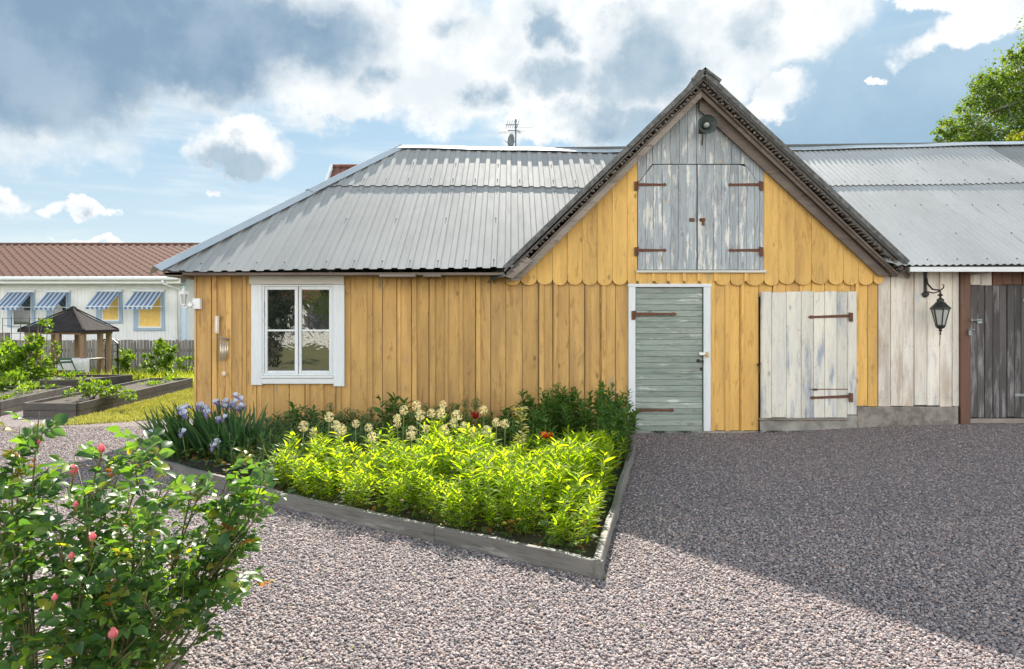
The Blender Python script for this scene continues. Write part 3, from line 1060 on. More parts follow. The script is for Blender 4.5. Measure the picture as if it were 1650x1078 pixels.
TS_L, TS_R = .605, .60
xl = [EXL + .01] + trap_xs(EXL + .02, 2.4)
mb = roof_sheet(xl, trap, 0, TS_L + .02)
mroof = mb.build('roof', M['roof_metal'], barn)
mroof['label'] = 'ribbed metal roof of the left wing'
roof_sheet([x for x in xl if x > -3.2], trap, TS_L, 1.0, .020).build('upper_sheet', M['roof_metal'], mroof)
xr = list(np.arange(2.5, 12.6, .092 / 6))
mb = roof_sheet(xr, sinus, 0, TS_R + .02, hip=False)
rroof = mb.build('roof', M['roof_metal_right'], barn)
rroof['label'] = 'corrugated metal roof of the right wing'
roof_sheet([x for x in xr if x < 8.42], sinus, TS_R, 1.0, .018, False).build('upper_sheet', M['roof_metal_right'], rroof)
roof_sheet([x for x in xr if x > 8.36], sinus, TS_R + .01, 1.0, .010, False).build('upper_sheet', M['roof_old'], rroof)['label'] = 'older duller upper roof sheet'
# back slope and hip end
mb = MB()
mb.add([(RIDGE_L[0], YR, RIDGE_L[1]), (EXL, 16.06, 2.1), (12.6, 16.06, 2.1), (12.6, YR, 4.7)], [(0, 3, 2, 1)])
mb.build('back_slope', M['roof_metal'], mroof)
mb = MB()
cols = []
for y in np.arange(8.76, 16.0, .0475):
    tm = min(1, (y - 8.74) / (YR - 8.74), (16.06 - y) / (16.06 - YR))
    if tm < .01:
        continue
    h = float(trap(y))
    cols.append([(EXL + (RIDGE_L[0] - EXL) * t_ - h * .6, y, 2.09 + (RIDGE_L[1] - 2.09) * t_ + h * .7) for t_ in np.linspace(0, tm, 4)])
mb.grid(cols)
mb.build('hip_end', M['roof_metal'], mroof)
# caps
mb = MB()
A, B = Vector((EXL - .03, YE - .02, 2.13)), Vector((RIDGE_L[0] - .02, YR, RIDGE_L[1] + .06))
dd = (B - A).normalized()
for (p, q) in ((A, A.lerp(B, .56)), (A.lerp(B, .54) + Vector((0, 0, .012)), B)):
    G = []
    for t_ in np.linspace(0, 1, 6):
        c_ = p.lerp(q, t_)
        G.append([tuple(c_ + Vector((-.11, .10, -.09))), tuple(c_ + Vector((-.03, .03, .015))), tuple(c_ + Vector((.02, -.02, .02))), tuple(c_ + Vector((.13, -.06, -.04)))])
    mb.grid(G)
mb.build('hip_cap', M['roof_cap'], mroof)
for par, x0, x1 in ((mroof, RIDGE_L[0] - .03, 2.3), (rroof, 2.6, 12.6)):
    mb = MB()
    G = []
    for x in np.linspace(x0, x1, 24):
        z = float(zridge(x)) + .055 + .006 * math.sin(x * 3.3)
        G.append([(x, YR - .15, z - .075), (x, YR - .145, z - .062), (x, YR - .02, z + .012), (x, YR + .02, z + .012), (x, YR + .15, z - .07)])
    mb.grid(G)
    mb.build('ridge_cap', M['roof_cap'], par)
# screws
for par, x0, x1, rows in ((mroof, -4.1, 2.2, (.04, .33, .57, .66, .82)), (rroof, 3.0, 12.0, (.03, .2, .42, .63, .8))):
    mb = MB()
    for k, t_ in enumerate(rows):
        stp = .38 if k in (0, 2, 3) else .76
        for x in np.arange(x0, x1, stp):
            if par is mroof:
                x = round(x / .178) * .178 + .70 * .178
                if -.3 < x < 5.1 and t_ < .995 and AP[1] - .97 * abs(x - AP[0]) > 2.0 + 2.4 * t_:
                    continue
                if x < RIDGE_L[0] and t_ > (x - EXL) / (RIDGE_L[0] - EXL) - .05:
                    continue
            if par is rroof and x < 5.3 and AP[1] - .97 * abs(x - AP[0]) > 1.95 + 2.4 * t_:
                continue
            z = float(zeave(x)) * (1 - t_) + float(zridge(max(x, RIDGE_L[0]))) * t_
            y = YE + (YR - YE) * t_
            hgt = .024 + (.02 if t_ > .6 else 0)
            mb.lathe([(.008, -.01), (.008, .003), (.004, .006), (0, .0065)], (x, y - hgt * .55, z + hgt * .83 + .005 * math.sin(x * 2.1 + t_ * 5)), 6)
    mb.build('roof_screws', M['iron'], par)
# eave battens and soffit
mb = MB()
mb.box(EXL + .08, -.1, YE + .05, WALL - .02, 2.045, 2.075)
mb.build('eave_board', M['dark_wood'], barn)
mb = MB()
mb.box(4.98, 12.5, YE + .05, WALL - .02, 2.115, 2.14)
mb.build('eave_board', M['dark_wood'], barn)
mb = MB()
mb.box(EXL + .05, EXL + .3, YE + .05, 15.9, 2.03, 2.075)
for xx, ww in ((X(700) - .1, .22), (X(620), .45)):
    mb.box(xx, xx + ww, YE - .01, WALL - .03, 2.02, 2.05)
mb.build('eave_boards', M['dark_wood'], barn)
mb = MB()
mb.box(5.02, 12.5, YE + .02, YE + .05, 2.085, 2.145)
mb.build('eave_board', M['white_trim_x'], barn)['label'] = 'pale board under the right eave'

# ---- right wing: white planks, brown post, dark door
mb = MB()
board_run(mb, X(1415), X(1545), .162, Z(654), 2.16, WALL - .012, .03, (), 0, .012, c=.005)
board_run(mb, X(1563), X(1599), .14, Z(459), 2.16, WALL - .005, .03, (), 0, .01)
mb.build('wall', M['white_planks'], barn)['label'] = 'dirty white plank wall'
mb = MB()
mb.cbox(X(1545), X(1561), WALL - .04, WALL + .01, .09, 2.12, .006, .004)
board_run(mb, X(1599), X(1760), .14, Z(459), 2.16, WALL - .005, .03, (), 0, .012)
mb.build('door_post', M['brown_boards'], barn)['label'] = 'red brown door post and boards over the dark door'
mb = MB()
mb.prism([(X(1542) + .11, 2.07), (X(1542) + .26, 2.07), (X(1542) + .32, 2.14), (X(1542) + .09, 2.14)], WALL - .22, WALL - .02)
mb.build('bracket_block', M['grey_wood'], barn)
mb = MB()
board_run(mb, X(1561), X(1790), .092, Z(672), Z(460), WALL - .03, .03, (), 0, .012, c=.004)
ddoor = mb.build('door', M['dark_boards'], barn)
ddoor['label'] = 'dark weathered plank door'
for py, x0 in ((484, 1645), (636, 1632)):
    mb = MB()
    mb.box(X(x0), X(1760), WALL - .042, WALL - .030, Z(py + 2.2), Z(py - 2.2))
    mb.build('strap_hinge', M['galv'], ddoor)
mb = MB()
mb.box(X(1571), X(1579), WALL - .045, WALL - .03, Z(521), Z(514))
mb.tube([(X(1558), WALL - .055, Z(516)), (X(1577), WALL - .055, Z(516))], .009, 8)
mb.tube([(X(1561), WALL - .06, Z(513)), (X(1561), WALL - .06, Z(518))], .012, 8)
mb.build('bolt', M['galv'], ddoor)
mb = MB()
mb.box(X(1555), X(1559.5), WALL - .075, WALL - .05, Z(540), Z(532.5))
mb.tube([(X(1556), WALL - .062, Z(532)), (X(1556), WALL - .062, Z(529)), (X(1559), WALL - .062, Z(529)), (X(1559), WALL - .062, Z(532))], .005, 6)
mb.tube([(X(1557), WALL - .05, Z(531)), (X(1567), WALL - .05, Z(531))], .006, 6)
mb.build('padlock', M['galv'], ddoor)
mb = MB()
mb.box(X(1559), X(1790), WALL - .03, WALL + .05, Z(681), Z(674))
mb.build('door_sill', M['grey_wood'], ddoor)
# weathered strips at the foundation corner
mb = MB()
mb.box(X(1535), X(1540), WALL - .05, WALL, .10, Z(654))
mb.build('corner_strip', M['grey_wood'], barn)

# ---- foundation
mb = MB()


def lump(x0, x1, y0, z0, z1, seed):
    rr = random.Random(seed)
    xs = np.linspace(x0, x1, max(3, int((x1 - x0) / .08)))
    G = []
    for x in xs:
        j = rr.uniform(-.008, .008)
        G.append([(x, y0 + .2, z1), (x, y0 + .012 + j, z1 + rr.uniform(-.004, .004)), (x, y0 + j, z1 - .015), (x, y0 - .006 + rr.uniform(-.008, .008), (z0 + z1) / 2), (x, y0 - .015 + rr.uniform(-.01, .01), z0 - .1)])
    mb.grid(G)


lump(X(1378), X(1535), WALL - .05, 0.05, Z(655), 4)
mb.build('foundation', M['concrete'], barn)
mb = MB()
lump(-4.11, X(1010), WALL - .012, -.02, .05, 5)
mb.build('foundation', M['concrete'], barn)
mb = MB()
lump(X(1561), 12.4, WALL - .02, 0, .13, 7)
mb.build('foundation', M['concrete'], barn)
mb = MB()
lump(X(1222), X(1361.5), WALL - .05, 0.0, Z(675), 6)
lump(X(1361), X(1378), WALL - .048, 0.0, Z(668), 16)
mb.build('foundation_step', M['concrete_light'], barn)
mb = MB()
lump(X(1012), X(1222), WALL - .03, -.05, .02, 8)
mb.build('foundation_step', M['concrete_light'], barn)

# ---- window
mb = MB()
mb.cbox(X(404), X(556), WALL - .062, WALL - .03, Z(458.5), Z(441), .004)
win = mb.build('window', M['cream_trim'], barn)
win['label'] = 'white double casement window with peeling paint'
mb = MB()
mb.cbox(X(407), X(424), WALL - .055, WALL - .02, Z(620), Z(458.8), .004)
mb.build('casing', M['white_trim'], win)
mb = MB()
mb.cbox(X(539), X(556), WALL - .055, WALL - .02, Z(622), Z(458.8), .004)
mb.build('casing', M['white_trim'], win)
mb = MB()
mb.cbox(X(424), X(539), WALL - .075, WALL - .02, Z(608.5), Z(605), .004)
mb.cbox(X(424), X(539), WALL - .055, WALL - .02, Z(618), Z(609), .004)
mb.build('sill', M['white_trim_x'], win)
mb = MB()
mb.box(X(424), X(427), WALL - .035, WALL, Z(604.5), Z(459))
mb.box(X(536.5), X(539), WALL - .035, WALL, Z(604.5), Z(459))
mb.box(X(427), X(536.5), WALL - .035, WALL, Z(461.5), Z(459))
mb.box(X(427), X(536.5), WALL - .035, WALL, Z(604.5), Z(602.5))
mb.build('frame', M['white_trim'], win)
for a, b in ((427.5, 481.0), (482.5, 536.2)):
    mb = MB()
    x0, x1, z0, z1 = X(a), X(b), Z(602.3), Z(461.8)
    s1 = .042
    mb.cbox(x0, x0 + s1 * .8, WALL - .028, WALL + .01, z0, z1, .005)
    mb.cbox(x1 - s1, x1, WALL - .028, WALL + .01, z0, z1, .005)
    mb.cbox(x0 + s1 * .8 + .001, x1 - s1 - .001, WALL - .026, WALL + .01, z1 - .042, z1, .005)
    mb.cbox(x0 + s1 * .8 + .001, x1 - s1 - .001, WALL - .026, WALL + .01, z0, z0 + .042, .005)
    mb.cbox(x0 + s1 * .8 + .001, x1 - s1 - .001, WALL - .022, WALL + .01, Z(533.8), Z(531), .003)
    mb.build('sash', M['white_trim'], win)
    mb = MB()
    for (za, zb) in ((z0 + .03, Z(533.0)), (Z(532.0), z1 - .03)):
        G = [[(x0 + .025 + (x1 - x0 - .05) * i, WALL - .004, za + (zb - za) * j) for i in (0, 1)] for j in (0, 1)]
        mb.grid(G)
    mb.build('pane', M['pane'], win)
mb = MB()
for py in (470, 530, 590):
    for px in (426, 538):
        mb = MB()
        mb.box(X(px) - .008, X(px) + .008, WALL - .042, WALL - .036, Z(py) - .025, Z(py) + .025)
        mb.build('hinge', M['white_trim'], win)

# ---- green door
mb = MB()
z = Z(694.5)
zt = Z(463.5)
rows = np.linspace(z + .07, zt, 25)
mb.cbox(X(1023.5), X(1131.5), WALL - .025, WALL + .02, z, z + .068, .004, .001)
for a, b in zip(rows[:-1], rows[1:]):
    mb.cbox(X(1024), X(1131), WALL - .022 + random.uniform(-.002, .002), WALL + .02, a + .002, b - .001, .004, .001)
gdoor = mb.build('door', M['green_boards'], barn)
gdoor['label'] = 'faded green door of horizontal boards'
mb = MB()
mb.cbox(X(1012), X(1023), WALL - .05, WALL, Z(665), Z(463), .004)
mb.build('door_frame', M['white_trim'], gdoor)
mb = MB()
mb.cbox(X(1132.5), X(1143.5), WALL - .05, WALL, Z(694), Z(463), .004)
mb.build('door_frame', M['white_trim'], gdoor)
mb = MB()
mb.cbox(X(1011), X(1145), WALL - .054, WALL, Z(462.8), Z(457.5), .004)
mb.build('head_frame', M['white_trim_x'], gdoor)
mb = MB()
mb.cbox(X(1012), X(1134), WALL - .07, WALL + .01, .0, Z(696), .004)
mb.build('threshold', M['concrete_light'], gdoor)
strap_hinge(X(1022), X(1089), Z(506), WALL - .052, par=gdoor)
strap_hinge(X(1022), X(1086), Z(660.5), WALL - .026, par=gdoor, plate=False)
mb = MB()
mb.cbox(X(1124.5), X(1139), WALL - .075, WALL - .05, Z(572), Z(567), .004)
mb.build('hasp', M['chrome'], gdoor)
mb = MB()
mb.cbox(X(1134.5), X(1138.5), WALL - .095, WALL - .076, Z(575.5), Z(569.5), .003)
mb.tube([(X(1135.2), WALL - .085, Z(570)), (X(1135.2), WALL - .085, Z(566.5)), (X(1137.8), WALL - .085, Z(566.5)), (X(1137.8), WALL - .085, Z(570))], .004, 6)
mb.build('padlock', M['brass'], gdoor)
mb = MB()
mb.lathe([(.022, 0), (.022, .006), (.012, .012), (.012, .045), (0, .047)], (X(1124), WALL - .024, Z(581)), 12, 'y')
mb.tube([(X(1124), WALL - .065, Z(581)), (X(1132), WALL - .062, Z(581.5))], .008, 8)
mb.build('handle', M['iron'], gdoor)
mb = MB()
mb.box(X(1127), X(1130.5), WALL - .03, WALL - .022, Z(597), Z(592))
mb.build('keyhole_plate', M['iron'], gdoor)

# ---- white hatch
mb = MB()
ed = [1223.5, 1240, 1264, 1287.5, 1307, 1325, 1344.5, 1361]
for a, b in zip(ed[:-1], ed[1:]):
    mb.cbox(X(a) + .002, X(b) - .002, WALL - .07 + random.uniform(-.003, .003), WALL - .03, Z(672) + random.uniform(-.006, .004), Z(470.5) + random.uniform(-.01, .01), .005, .002)
hatch = mb.build('hatch_door', M['white_hatch'], barn)
hatch['label'] = 'peeling white plank hatch door'
mb = MB()
mb.cbox(X(1361.5), X(1376.5), WALL - .066, WALL - .02, Z(667), Z(470), .004)
mb.build('jamb', M['white_hatch'], hatch)
strap_hinge(X(1364), X(1298), Z(509), WALL - .074, par=hatch, tilt=-.03)
strap_hinge(X(1364), X(1301), Z(637.5), WALL - .074, par=hatch, tilt=-.04)
mb = MB()
mb.box(X(1301), X(1362), WALL - .074, WALL - .068, Z(627), Z(625.6))
mb.box(X(1306), X(1313), WALL - .077, WALL - .068, Z(628.5), Z(625))
mb.build('old_strap', M['rust'], hatch)
mb = MB()
mb.tube([(X(1223), WALL - .05, Z(585)), (X(1219), WALL - .09, Z(584)), (X(1217), WALL - .07, Z(587)), (X(1220), WALL - .06, Z(590)), (X(1221.5), WALL - .06, Z(600))], .008, 6)
mb.build('hook', M['iron'], hatch)
mb = MB()
mb.cbox(X(1221), X(1362), WALL - .085, WALL - .02, Z(675.5), Z(672.8), .004)
mb.build('hatch_sill', M['grey_wood'], hatch)
mb = MB()
mb.cbox(X(1377), X(1381), WALL - .05, WALL - .01, Z(668), Z(653), .003)
mb.build('gap_shade', M['dark_wood'], hatch)  # dark strip put in as the shade of a narrow gap

# nail heads in the boards
mb = MB()
rr = random.Random(9)
for py in (489, 558, 641):
    for k in range(9):
        xx = X(1422 + k * 13.3)
        for d_ in (-.035 + rr.uniform(-.01, .01), .035 + rr.uniform(-.01, .01)):
            mb.lathe([(.0045, 0), (.003, .003), (0, .004)], (xx + d_, WALL - .012, Z(py) + rr.uniform(-.014, .014)), 6, 'y')
mb.build('nails', M['rust'], barn)

# ------------------------------------------------------------------ lamps and small things on the barn
lamp = thing('wall_lantern', 'black iron six sided lantern on a scrolled bracket against white planks', 'lantern', (X(1492), WALL - .012, Z(500)))
xl_, yl_ = X(1497), WALL - .24
mb = MB()
mb.box(X(1487), X(1491), WALL - .03, WALL - .013, Z(475), Z(440))
for py, r_ in ((437, .035), (475, .04)):
    mb.lathe([(0, -.014), (r_ * .8, -.010), (r_, 0), (r_ * .8, .010), (0, .014)], (X(1489), WALL - .03, Z(py)), 8, 'y')
for s_ in (-1, 1):
    mb.lathe([(0, -.01), (.022, 0), (0, .01)], (X(1489) + s_ * .03, WALL - .03, Z(474)), 8, 'y')
arm = [(X(1490), WALL - .04, Z(448)), (X(1490.5), WALL - .06, Z(458)), (X(1493), WALL - .13, Z(467)), (X(1497), yl_, Z(469)), (X(1500.5), yl_ - .02, Z(465)), (X(1501), yl_ - .02, Z(461)), (X(1498.5), yl_ - .015, Z(460))]
mb.tube(arm, [.011, .011, .011, .010, .009, .008, .006], 8)
mb.tube([(X(1490), WALL - .04, Z(470)), (X(1494), WALL - .14, Z(473)), (X(1497), yl_, Z(470))], .008, 8)
mb.build('bracket', M['iron'], lamp)
kk = .94
mb = MB()
zt_ = Z(497)
mb.lathe([(.008, Z(469)), (.012, Z(474)), (.036, Z(477)), (.014, Z(478)), (.014, Z(481)), (.042, Z(483)), (.042, Z(487)), (.05, Z(487.5)), (.104, Z(495)), (.118, Z(496)), (.118, Z(499)), (.10, Z(499.5))], (xl_, yl_, 0), 6, rot=.3)
mb.build('cap', M['iron'], lamp)
mb = MB()
for k in range(6):
    a = 2 * PI * k / 6 + .3
    mb.bar((xl_ + .100 * math.cos(a), yl_ + .100 * math.sin(a), Z(499)), (xl_ + .052 * math.cos(a), yl_ + .052 * math.sin(a), Z(524)), .012, .012)
mb.lathe([(.054, Z(523)), (.060, Z(525)), (.045, Z(528)), (.016, Z(530)), (.024, Z(532)), (.008, Z(534)), (.012, Z(537)), (0, Z(541))], (xl_, yl_, 0), 6, rot=.3)
mb.tube([(xl_, yl_, Z(524)), (xl_, yl_, Z(508))], .018, 8)
mb.tube([(xl_, yl_, Z(541)), (xl_ - .01, yl_, Z(556))], .004, 5)
mb.build('cage', M['iron'], lamp)
mb = MB()
mb.lathe([(.096, Z(499.3)), (.049, Z(523.7))], (xl_, yl_, 0), 6, rot=.3)
mb.build('glass', M['clear'], lamp)

yl = thing('yard_lamp', 'round grey metal reflector lamp with bare bulb high in the gable', 'lamp', (X(1130), WALL - .05, Z(209)))
mb = MB()
c_ = (X(1130.5), WALL - .20, Z(209.5))
mb.lathe([(.118, .085), (.122, .08), (.113, .06), (.085, .015), (.045, -.015), (.04, -.06), (0, -.06)], c_, 28, 'y', caps=False)
mb.build('shade', M['enamel'], yl, True)
mb = MB()
mb.lathe([(0, .075), (.024, .068), (.036, .04), (.036, .015), (.028, -.01), (.026, -.03)], (c_[0], c_[1], c_[2]), 18, 'y')
mb.build('bulb', M['milk'], yl, True)
mb = MB()
mb.tube([(c_[0], c_[1] + .05, c_[2] + .0), (c_[0], WALL - .05, c_[2] - .02)], .02, 10)
mb.tube([(c_[0], WALL - .06, c_[2] - .02), (c_[0] - .01, WALL - .06, Z(236))], .006, 6)
mb.box(c_[0] - .05, c_[0] + .05, WALL - .07, WALL - .045, c_[2] - .06, c_[2] + .03)
mb.build('arm', M['iron'], yl)

wl = thing('corner_lamp', 'white plastic lantern on a square box at the left barn corner', 'lantern', (X(320), WALL - .03, Z(490)))
mb = MB()
mb.cbox(X(315), X(327), WALL - .09, WALL - .025, Z(498), Z(481), .006)
mb.build('junction_box', M['white_plastic'], wl)
lx, ly = X(301), WALL - .08
mb = MB()
mb.tube([(X(316), ly, Z(491)), (X(309), ly, Z(492.5)), (X(303), ly, Z(497)), (lx, ly, Z(494))], .014, 8)
mb.lathe([(0, -.05), (.028, -.05), (.04, 0), (.028, .05), (0, .05)], (X(313), ly, Z(491)), 10, 'y')
mb.lathe([(.02, Z(494)), (.038, Z(491.5)), (.036, Z(490))], (lx, ly, 0), 6)
mb.lathe([(.066, Z(474.5)), (.066, Z(473)), (.045, Z(469)), (.02, Z(466.5)), (.022, Z(465)), (.006, Z(463.5)), (.010, Z(462)), (0, Z(460.5))], (lx, ly, 0), 6)
for k in range(6):
    a = 2 * PI * k / 6
    mb.bar((lx + .06 * math.cos(a), ly + .06 * math.sin(a), Z(474)), (lx + .034 * math.cos(a), ly + .034 * math.sin(a), Z(490.5)), .008, .008)
mb.build('frame', M['white_plastic'], wl)
mb = MB()
mb.lathe([(.057, Z(474.2)), (.032, Z(490.4))], (lx, ly, 0), 6)
mb.build('glass', M['clear'], wl)

th = thing('thermometer', 'small white vertical thermometer nailed to the yellow wall', 'thermometer', (X(351), WALL - .03, Z(522)))
mb = MB()
mb.cbox(X(348), X(355), WALL - .045, WALL - .028, Z(537.5), Z(509), .003)
mb.build('plate', M['ivory'], th)
mb = MB()
mb.tube([(X(351.5), WALL - .05, Z(534)), (X(351.5), WALL - .05, Z(511))], .012, 8)
mb.build('tube', M['white_plastic'], th)

wc = thing('wind_chime', 'wooden bar wind chime with five pale tubes on the yellow wall', 'wind chime', (X(364), WALL - .05, Z(545)))
mb = MB()
mb.bar((X(354.5), WALL - .06, Z(543.5)), (X(371), WALL - .06, Z(547)), .03, .02)
mb.tube([(X(364), WALL - .04, Z(525)), (X(363), WALL - .06, Z(537)), (X(355), WALL - .06, Z(543))], .003, 5)
mb.tube([(X(363), WALL - .06, Z(537)), (X(370.5), WALL - .06, Z(546))], .003, 5)
mb.build('hanger', M['grey_wood'], wc)
for k in range(5):
    xx = X(358.3 + k * 2.9)
    mb = MB()
    mb.tube([(xx, WALL - .06, Z(550.5)), (xx, WALL - .06, Z(582 - abs(k - 1) * 1.8))], .0075, 8)
    mb.tube([(xx, WALL - .06, Z(545.5)), (xx, WALL - .06, Z(550.5))], .003, 4)
    mb.build('chime_tube', M['chime_tube'], wc, True)
mb = MB()
mb.lathe([(0, -.006), (.028, -.004), (.03, .004), (0, .006)], (X(364), WALL - .06, Z(601)), 14, 'y')
mb.tube([(X(364), WALL - .06, Z(547)), (X(364), WALL - .06, Z(598))], .0022, 4)
mb.build('sail', M['ivory'], wc)
# ------------------------------------------------------------------ white building beyond the garden
random.seed(11)
BY = 23.0
BS = F / BY
GB = -0.38


def bX(px):
    return (px - CX) / BS


def bZ(py):
    return CAM_H + (HOR - py) / BS


school = thing('white_building', 'long low white clad building with brown tiled roof and striped awnings', 'building', (-14, BY, GB))
BX0, BX1 = -24.0, bX(300)
mb = MB()
mb.box(BX0, BX1 - .02, BY + .03, BY + 9, GB - .1, bZ(448))
x = BX0
while x < BX1 - .01:
    mb.cbox(x + .0015, x + .1145, BY - .005 + random.uniform(-.002, .002), BY + .03, GB - .05, bZ(455), .006)
    x += .116
mb.build('wall', M['white_siding'], school)
mb = MB()
mb.box(bX(300) + .02, bX(345), BY + 1.2, BY + 8, GB - .1, bZ(440) + .1)
mb.box(bX(293), bX(301), BY - .03, BY + .02, GB, bZ(456))
mb.build('side_wing', M['sky_blue_wall'], school)
# tiled roof
EY, EZ, RY, RZ = BY - .55, bZ(449.5) - .02, 27.6, CAM_H + (HOR - 396) * 27.6 / F
mb = MB()
xs = np.arange(BX0, bX(318) + 1.5, .30 / 5)
rows = 16
G = []
for i in range(rows):
    for j in (0, 1):
        t_ = (i + j * .985) / rows
        lift = .014 * (1 - j)
        G.append([(x, EY + (RY - EY) * t_, EZ + (RZ - EZ) * t_ + lift + .03 * math.sin(2 * PI * x / .30) + .05) for x in xs])
mb.grid(G)
rf = mb.build('roof', M['tile'], school)
mb = MB()
for x in np.arange(BX0, xs[-1] - .1, .33):
    mb.lathe([(.11, 0), (.10, .33)], (0, 0, 0), 8)
    V = mb.V[-1]
    mb.V[-1] = np.stack([V[:, 2] + x, V[:, 0] + RY, V[:, 1] * .8 + RZ + .04], 1)
mb.build('ridge_tiles', M['tile'], rf)
mb = MB()
mb.add([(BX0, RY, RZ), (xs[-1], RY, RZ), (xs[-1], 33, EZ), (BX0, 33, EZ)], [(0, 1, 2, 3)])
mb.build('back_slope', M['tile'], rf)
mb = MB()
mb.box(BX0, bX(302), EY + .05, EY + .09, bZ(458), EZ + .05)
mb.box(BX0, bX(302), EY + .09, BY + .03, bZ(458), bZ(457))
mb.build('fascia', M['white_siding'], school)
mb = MB()
mb.tube([(BX0, EY - .04, EZ + .0), (bX(300), EY - .04, EZ)], .065, 10)
mb.tube([(bX(276), EY - .03, EZ - .05), (bX(277), EY - .02, bZ(458)), (bX(289), BY - .06, bZ(466)), (bX(290), BY - .06, GB)], .045, 8)
mb.build('gutter', M['white_plastic'], school)

for (x0, x1, y0, y1, px0, px1, py0, py1, pm, aw) in (
        (13, 57, 468, 527, 21, 52, 482, 523, 'pane_dark', 0.62), (76, 114, 468, 525, 85, 109, 482, 521, 'pane_dark', .62),
        (156, 198, 467, 521, 165, 193, 484, 515, 'pane_yellow', .66), (216, 266, 467, 533, 224, 261, 484, 526, 'pane_yellow', .66)):
    mb = MB()
    a, b, c_, d_ = bX(x0), bX(x1), bZ(y1), bZ(y0)
    pa, pb, pc = bX(px0), bX(px1), bZ(py1)
    mb.cbox(a, pa, BY - .05, BY, c_, d_, .006)
    mb.cbox(pb, b, BY - .05, BY, c_, d_, .006)
    mb.cbox(pa, pb, BY - .05, BY, c_, pc - .06, .006)
    mb.cbox(pa, pb, BY - .05, BY, d_ - .12, d_, .006)
    wn = mb.build('window', M['blue_paint'], school)
    mb = MB()
    mb.box(pa, pb, BY - .06, BY, pc - .058, pc)
    mb.box(pb - .035, pb, BY - .035, BY, pc, d_ - .12)
    mb.box(pa, pa + .035, BY - .035, BY, pc, d_ - .12)
    mb.build('sash', M['white_plastic'], wn)
    mb = MB()
    mb.box(pa + .02, pb - .02, BY - .02, BY - .012, pc - .01, d_ - .11)
    mb.build('pane', M[pm], wn)
    # awning: canvas sloping out on two rods
    pr, dr = aw, .50
    zt_ = bZ(y0 + 3)
    mb = MB()
    w0, w1 = a + .06, b - .04
    G = []
    for t_ in np.linspace(0, 1, 7):
        G.append([(xx, BY - .09 - pr * t_, zt_ - dr * t_ - .012 * math.sin(PI * t_)) for xx in np.linspace(w0, w1, 9)])
    G.append([(xx, BY - .095 - pr, zt_ - dr - .085 - .012 * abs(math.sin(k * 1.57))) for k, xx in enumerate(np.linspace(w0, w1, 9))])
    mb.grid(G)
    awn = mb.build('awning', M['stripe'], school)
    mb = MB()
    mb.tube([(w0 - .06, BY - .09, zt_ + .03), (w1 + .06, BY - .09, zt_ + .03)], .045, 8)
    mb.build('awning_box', M['white_plastic'], awn)
    mb = MB()
    mb.tube([(w0, BY - .09 - pr, zt_ - dr), (w1, BY - .09 - pr, zt_ - dr)], .016, 6)
    for xx in (w0 + .01, w1 - .01):
        mb.tube([(xx, BY - .06, zt_ - dr + .0), (xx, BY - .09 - pr, zt_ - dr)], .013, 6)
    mb.build('awning_frame', M['white_plastic'], awn)

# ------------------------------------------------------------------ house far behind the barn
house = thing('tiled_house', 'house with red tiled gable roof peeping over the barn roof', 'house', (-3, 32, 0))
hz = CAM_H + (HOR - 270) * 32 / F
HX = (537 - CX) * 32 / F
mb = MB()
mb.prism([(HX + .2, 0), (4.0, 0), (4.0, 4.4), (HX + .2, 4.4)], 27.6, 36.4)
mb.build('wall', M['white_siding'], house)
mb = MB()
G = []
for i in range(14):
    for j in (0, 1):
        t_ = (i + j * .98) / 14
        G.append([(x, 27.2 + 4.8 * t_, 3.9 + (hz - 3.9) * t_ + .03 * (1 - j) + .035 * math.sin(2 * PI * x / .3)) for x in np.arange(HX, 4.5, .06)])
mb.grid(G)
mb.add([(HX, 32, hz), (4.5, 32, hz), (4.5, 36.8, 3.9), (HX, 36.8, 3.9)], [(0, 1, 2, 3)])
hr = mb.build('roof', M['tile_red'], house)
mb = MB()
mb.bar((HX - .06, 27.1, 3.85), (HX - .06, 32, hz + .04), .12, .22)
mb.build('verge_board', M['white_trim_x'], hr)
mb = MB()
mb.tube([(HX, 32, hz + .06), (4.5, 32, hz + .06)], .1, 8)
mb.build('ridge_tiles', M['tile_red'], hr)

AX, AY = (831 - CX) * 32 / F, 32.0
azz = lambda py: CAM_H + (HOR - py) * AY / F
ant = thing('tv_antenna', 'thin television antenna on a mast behind the barn ridge', 'antenna', (AX, AY, hz))
mb = MB()
mb.tube([(AX, AY, hz - .1), (AX, AY, azz(192))], .035, 8)
mb.build('mast', M['antenna'], ant)
mb = MB()
mb.bar((AX - .45, AY - .5, azz(206)), (AX + .12, AY + .2, azz(199)), .04, .04)
for k in range(6):
    t_ = k / 5
    xx, yy = AX - .40 + .5 * t_, AY - .45 + .6 * t_
    zz = azz(205) + .18 * t_
    mb.tube([(xx - .06, yy + .06, zz - .17), (xx + .06, yy - .06, zz + .17)], .012, 5)
mb.build('upper_array', M['antenna'], ant)
mb = MB()
mb.bar((AX - .35, AY - .4, azz(214)), (AX + .2, AY + .25, azz(208)), .04, .04)
for (px0, px1, py) in ((801, 842, 214), (806, 846, 211), (803, 840, 212.5), (832, 857, 204.5)):
    mb.tube([((px0 - CX) * AY / F, AY - .1, azz(py + 1)), ((px1 - CX) * AY / F, AY + .1, azz(py - 1))], .014, 5)
mb.build('lower_array', M['antenna'], ant)
sd = thing('satellite_dish', 'grey satellite dish on the mast behind the barn ridge', 'satellite dish', (AX - .15, AY - .2, azz(230)))
mb = MB()
prof = [(0, -.08), (.12, -.072), (.22, -.05), (.32, -.01), (.34, 0), (.33, .006), (.22, -.035), (0, -.065)]
mb.lathe(prof, (0, 0, 0), 22, 'y')
V = mb.V[-1]
ca, sa = math.cos(R(55)), math.sin(R(55))
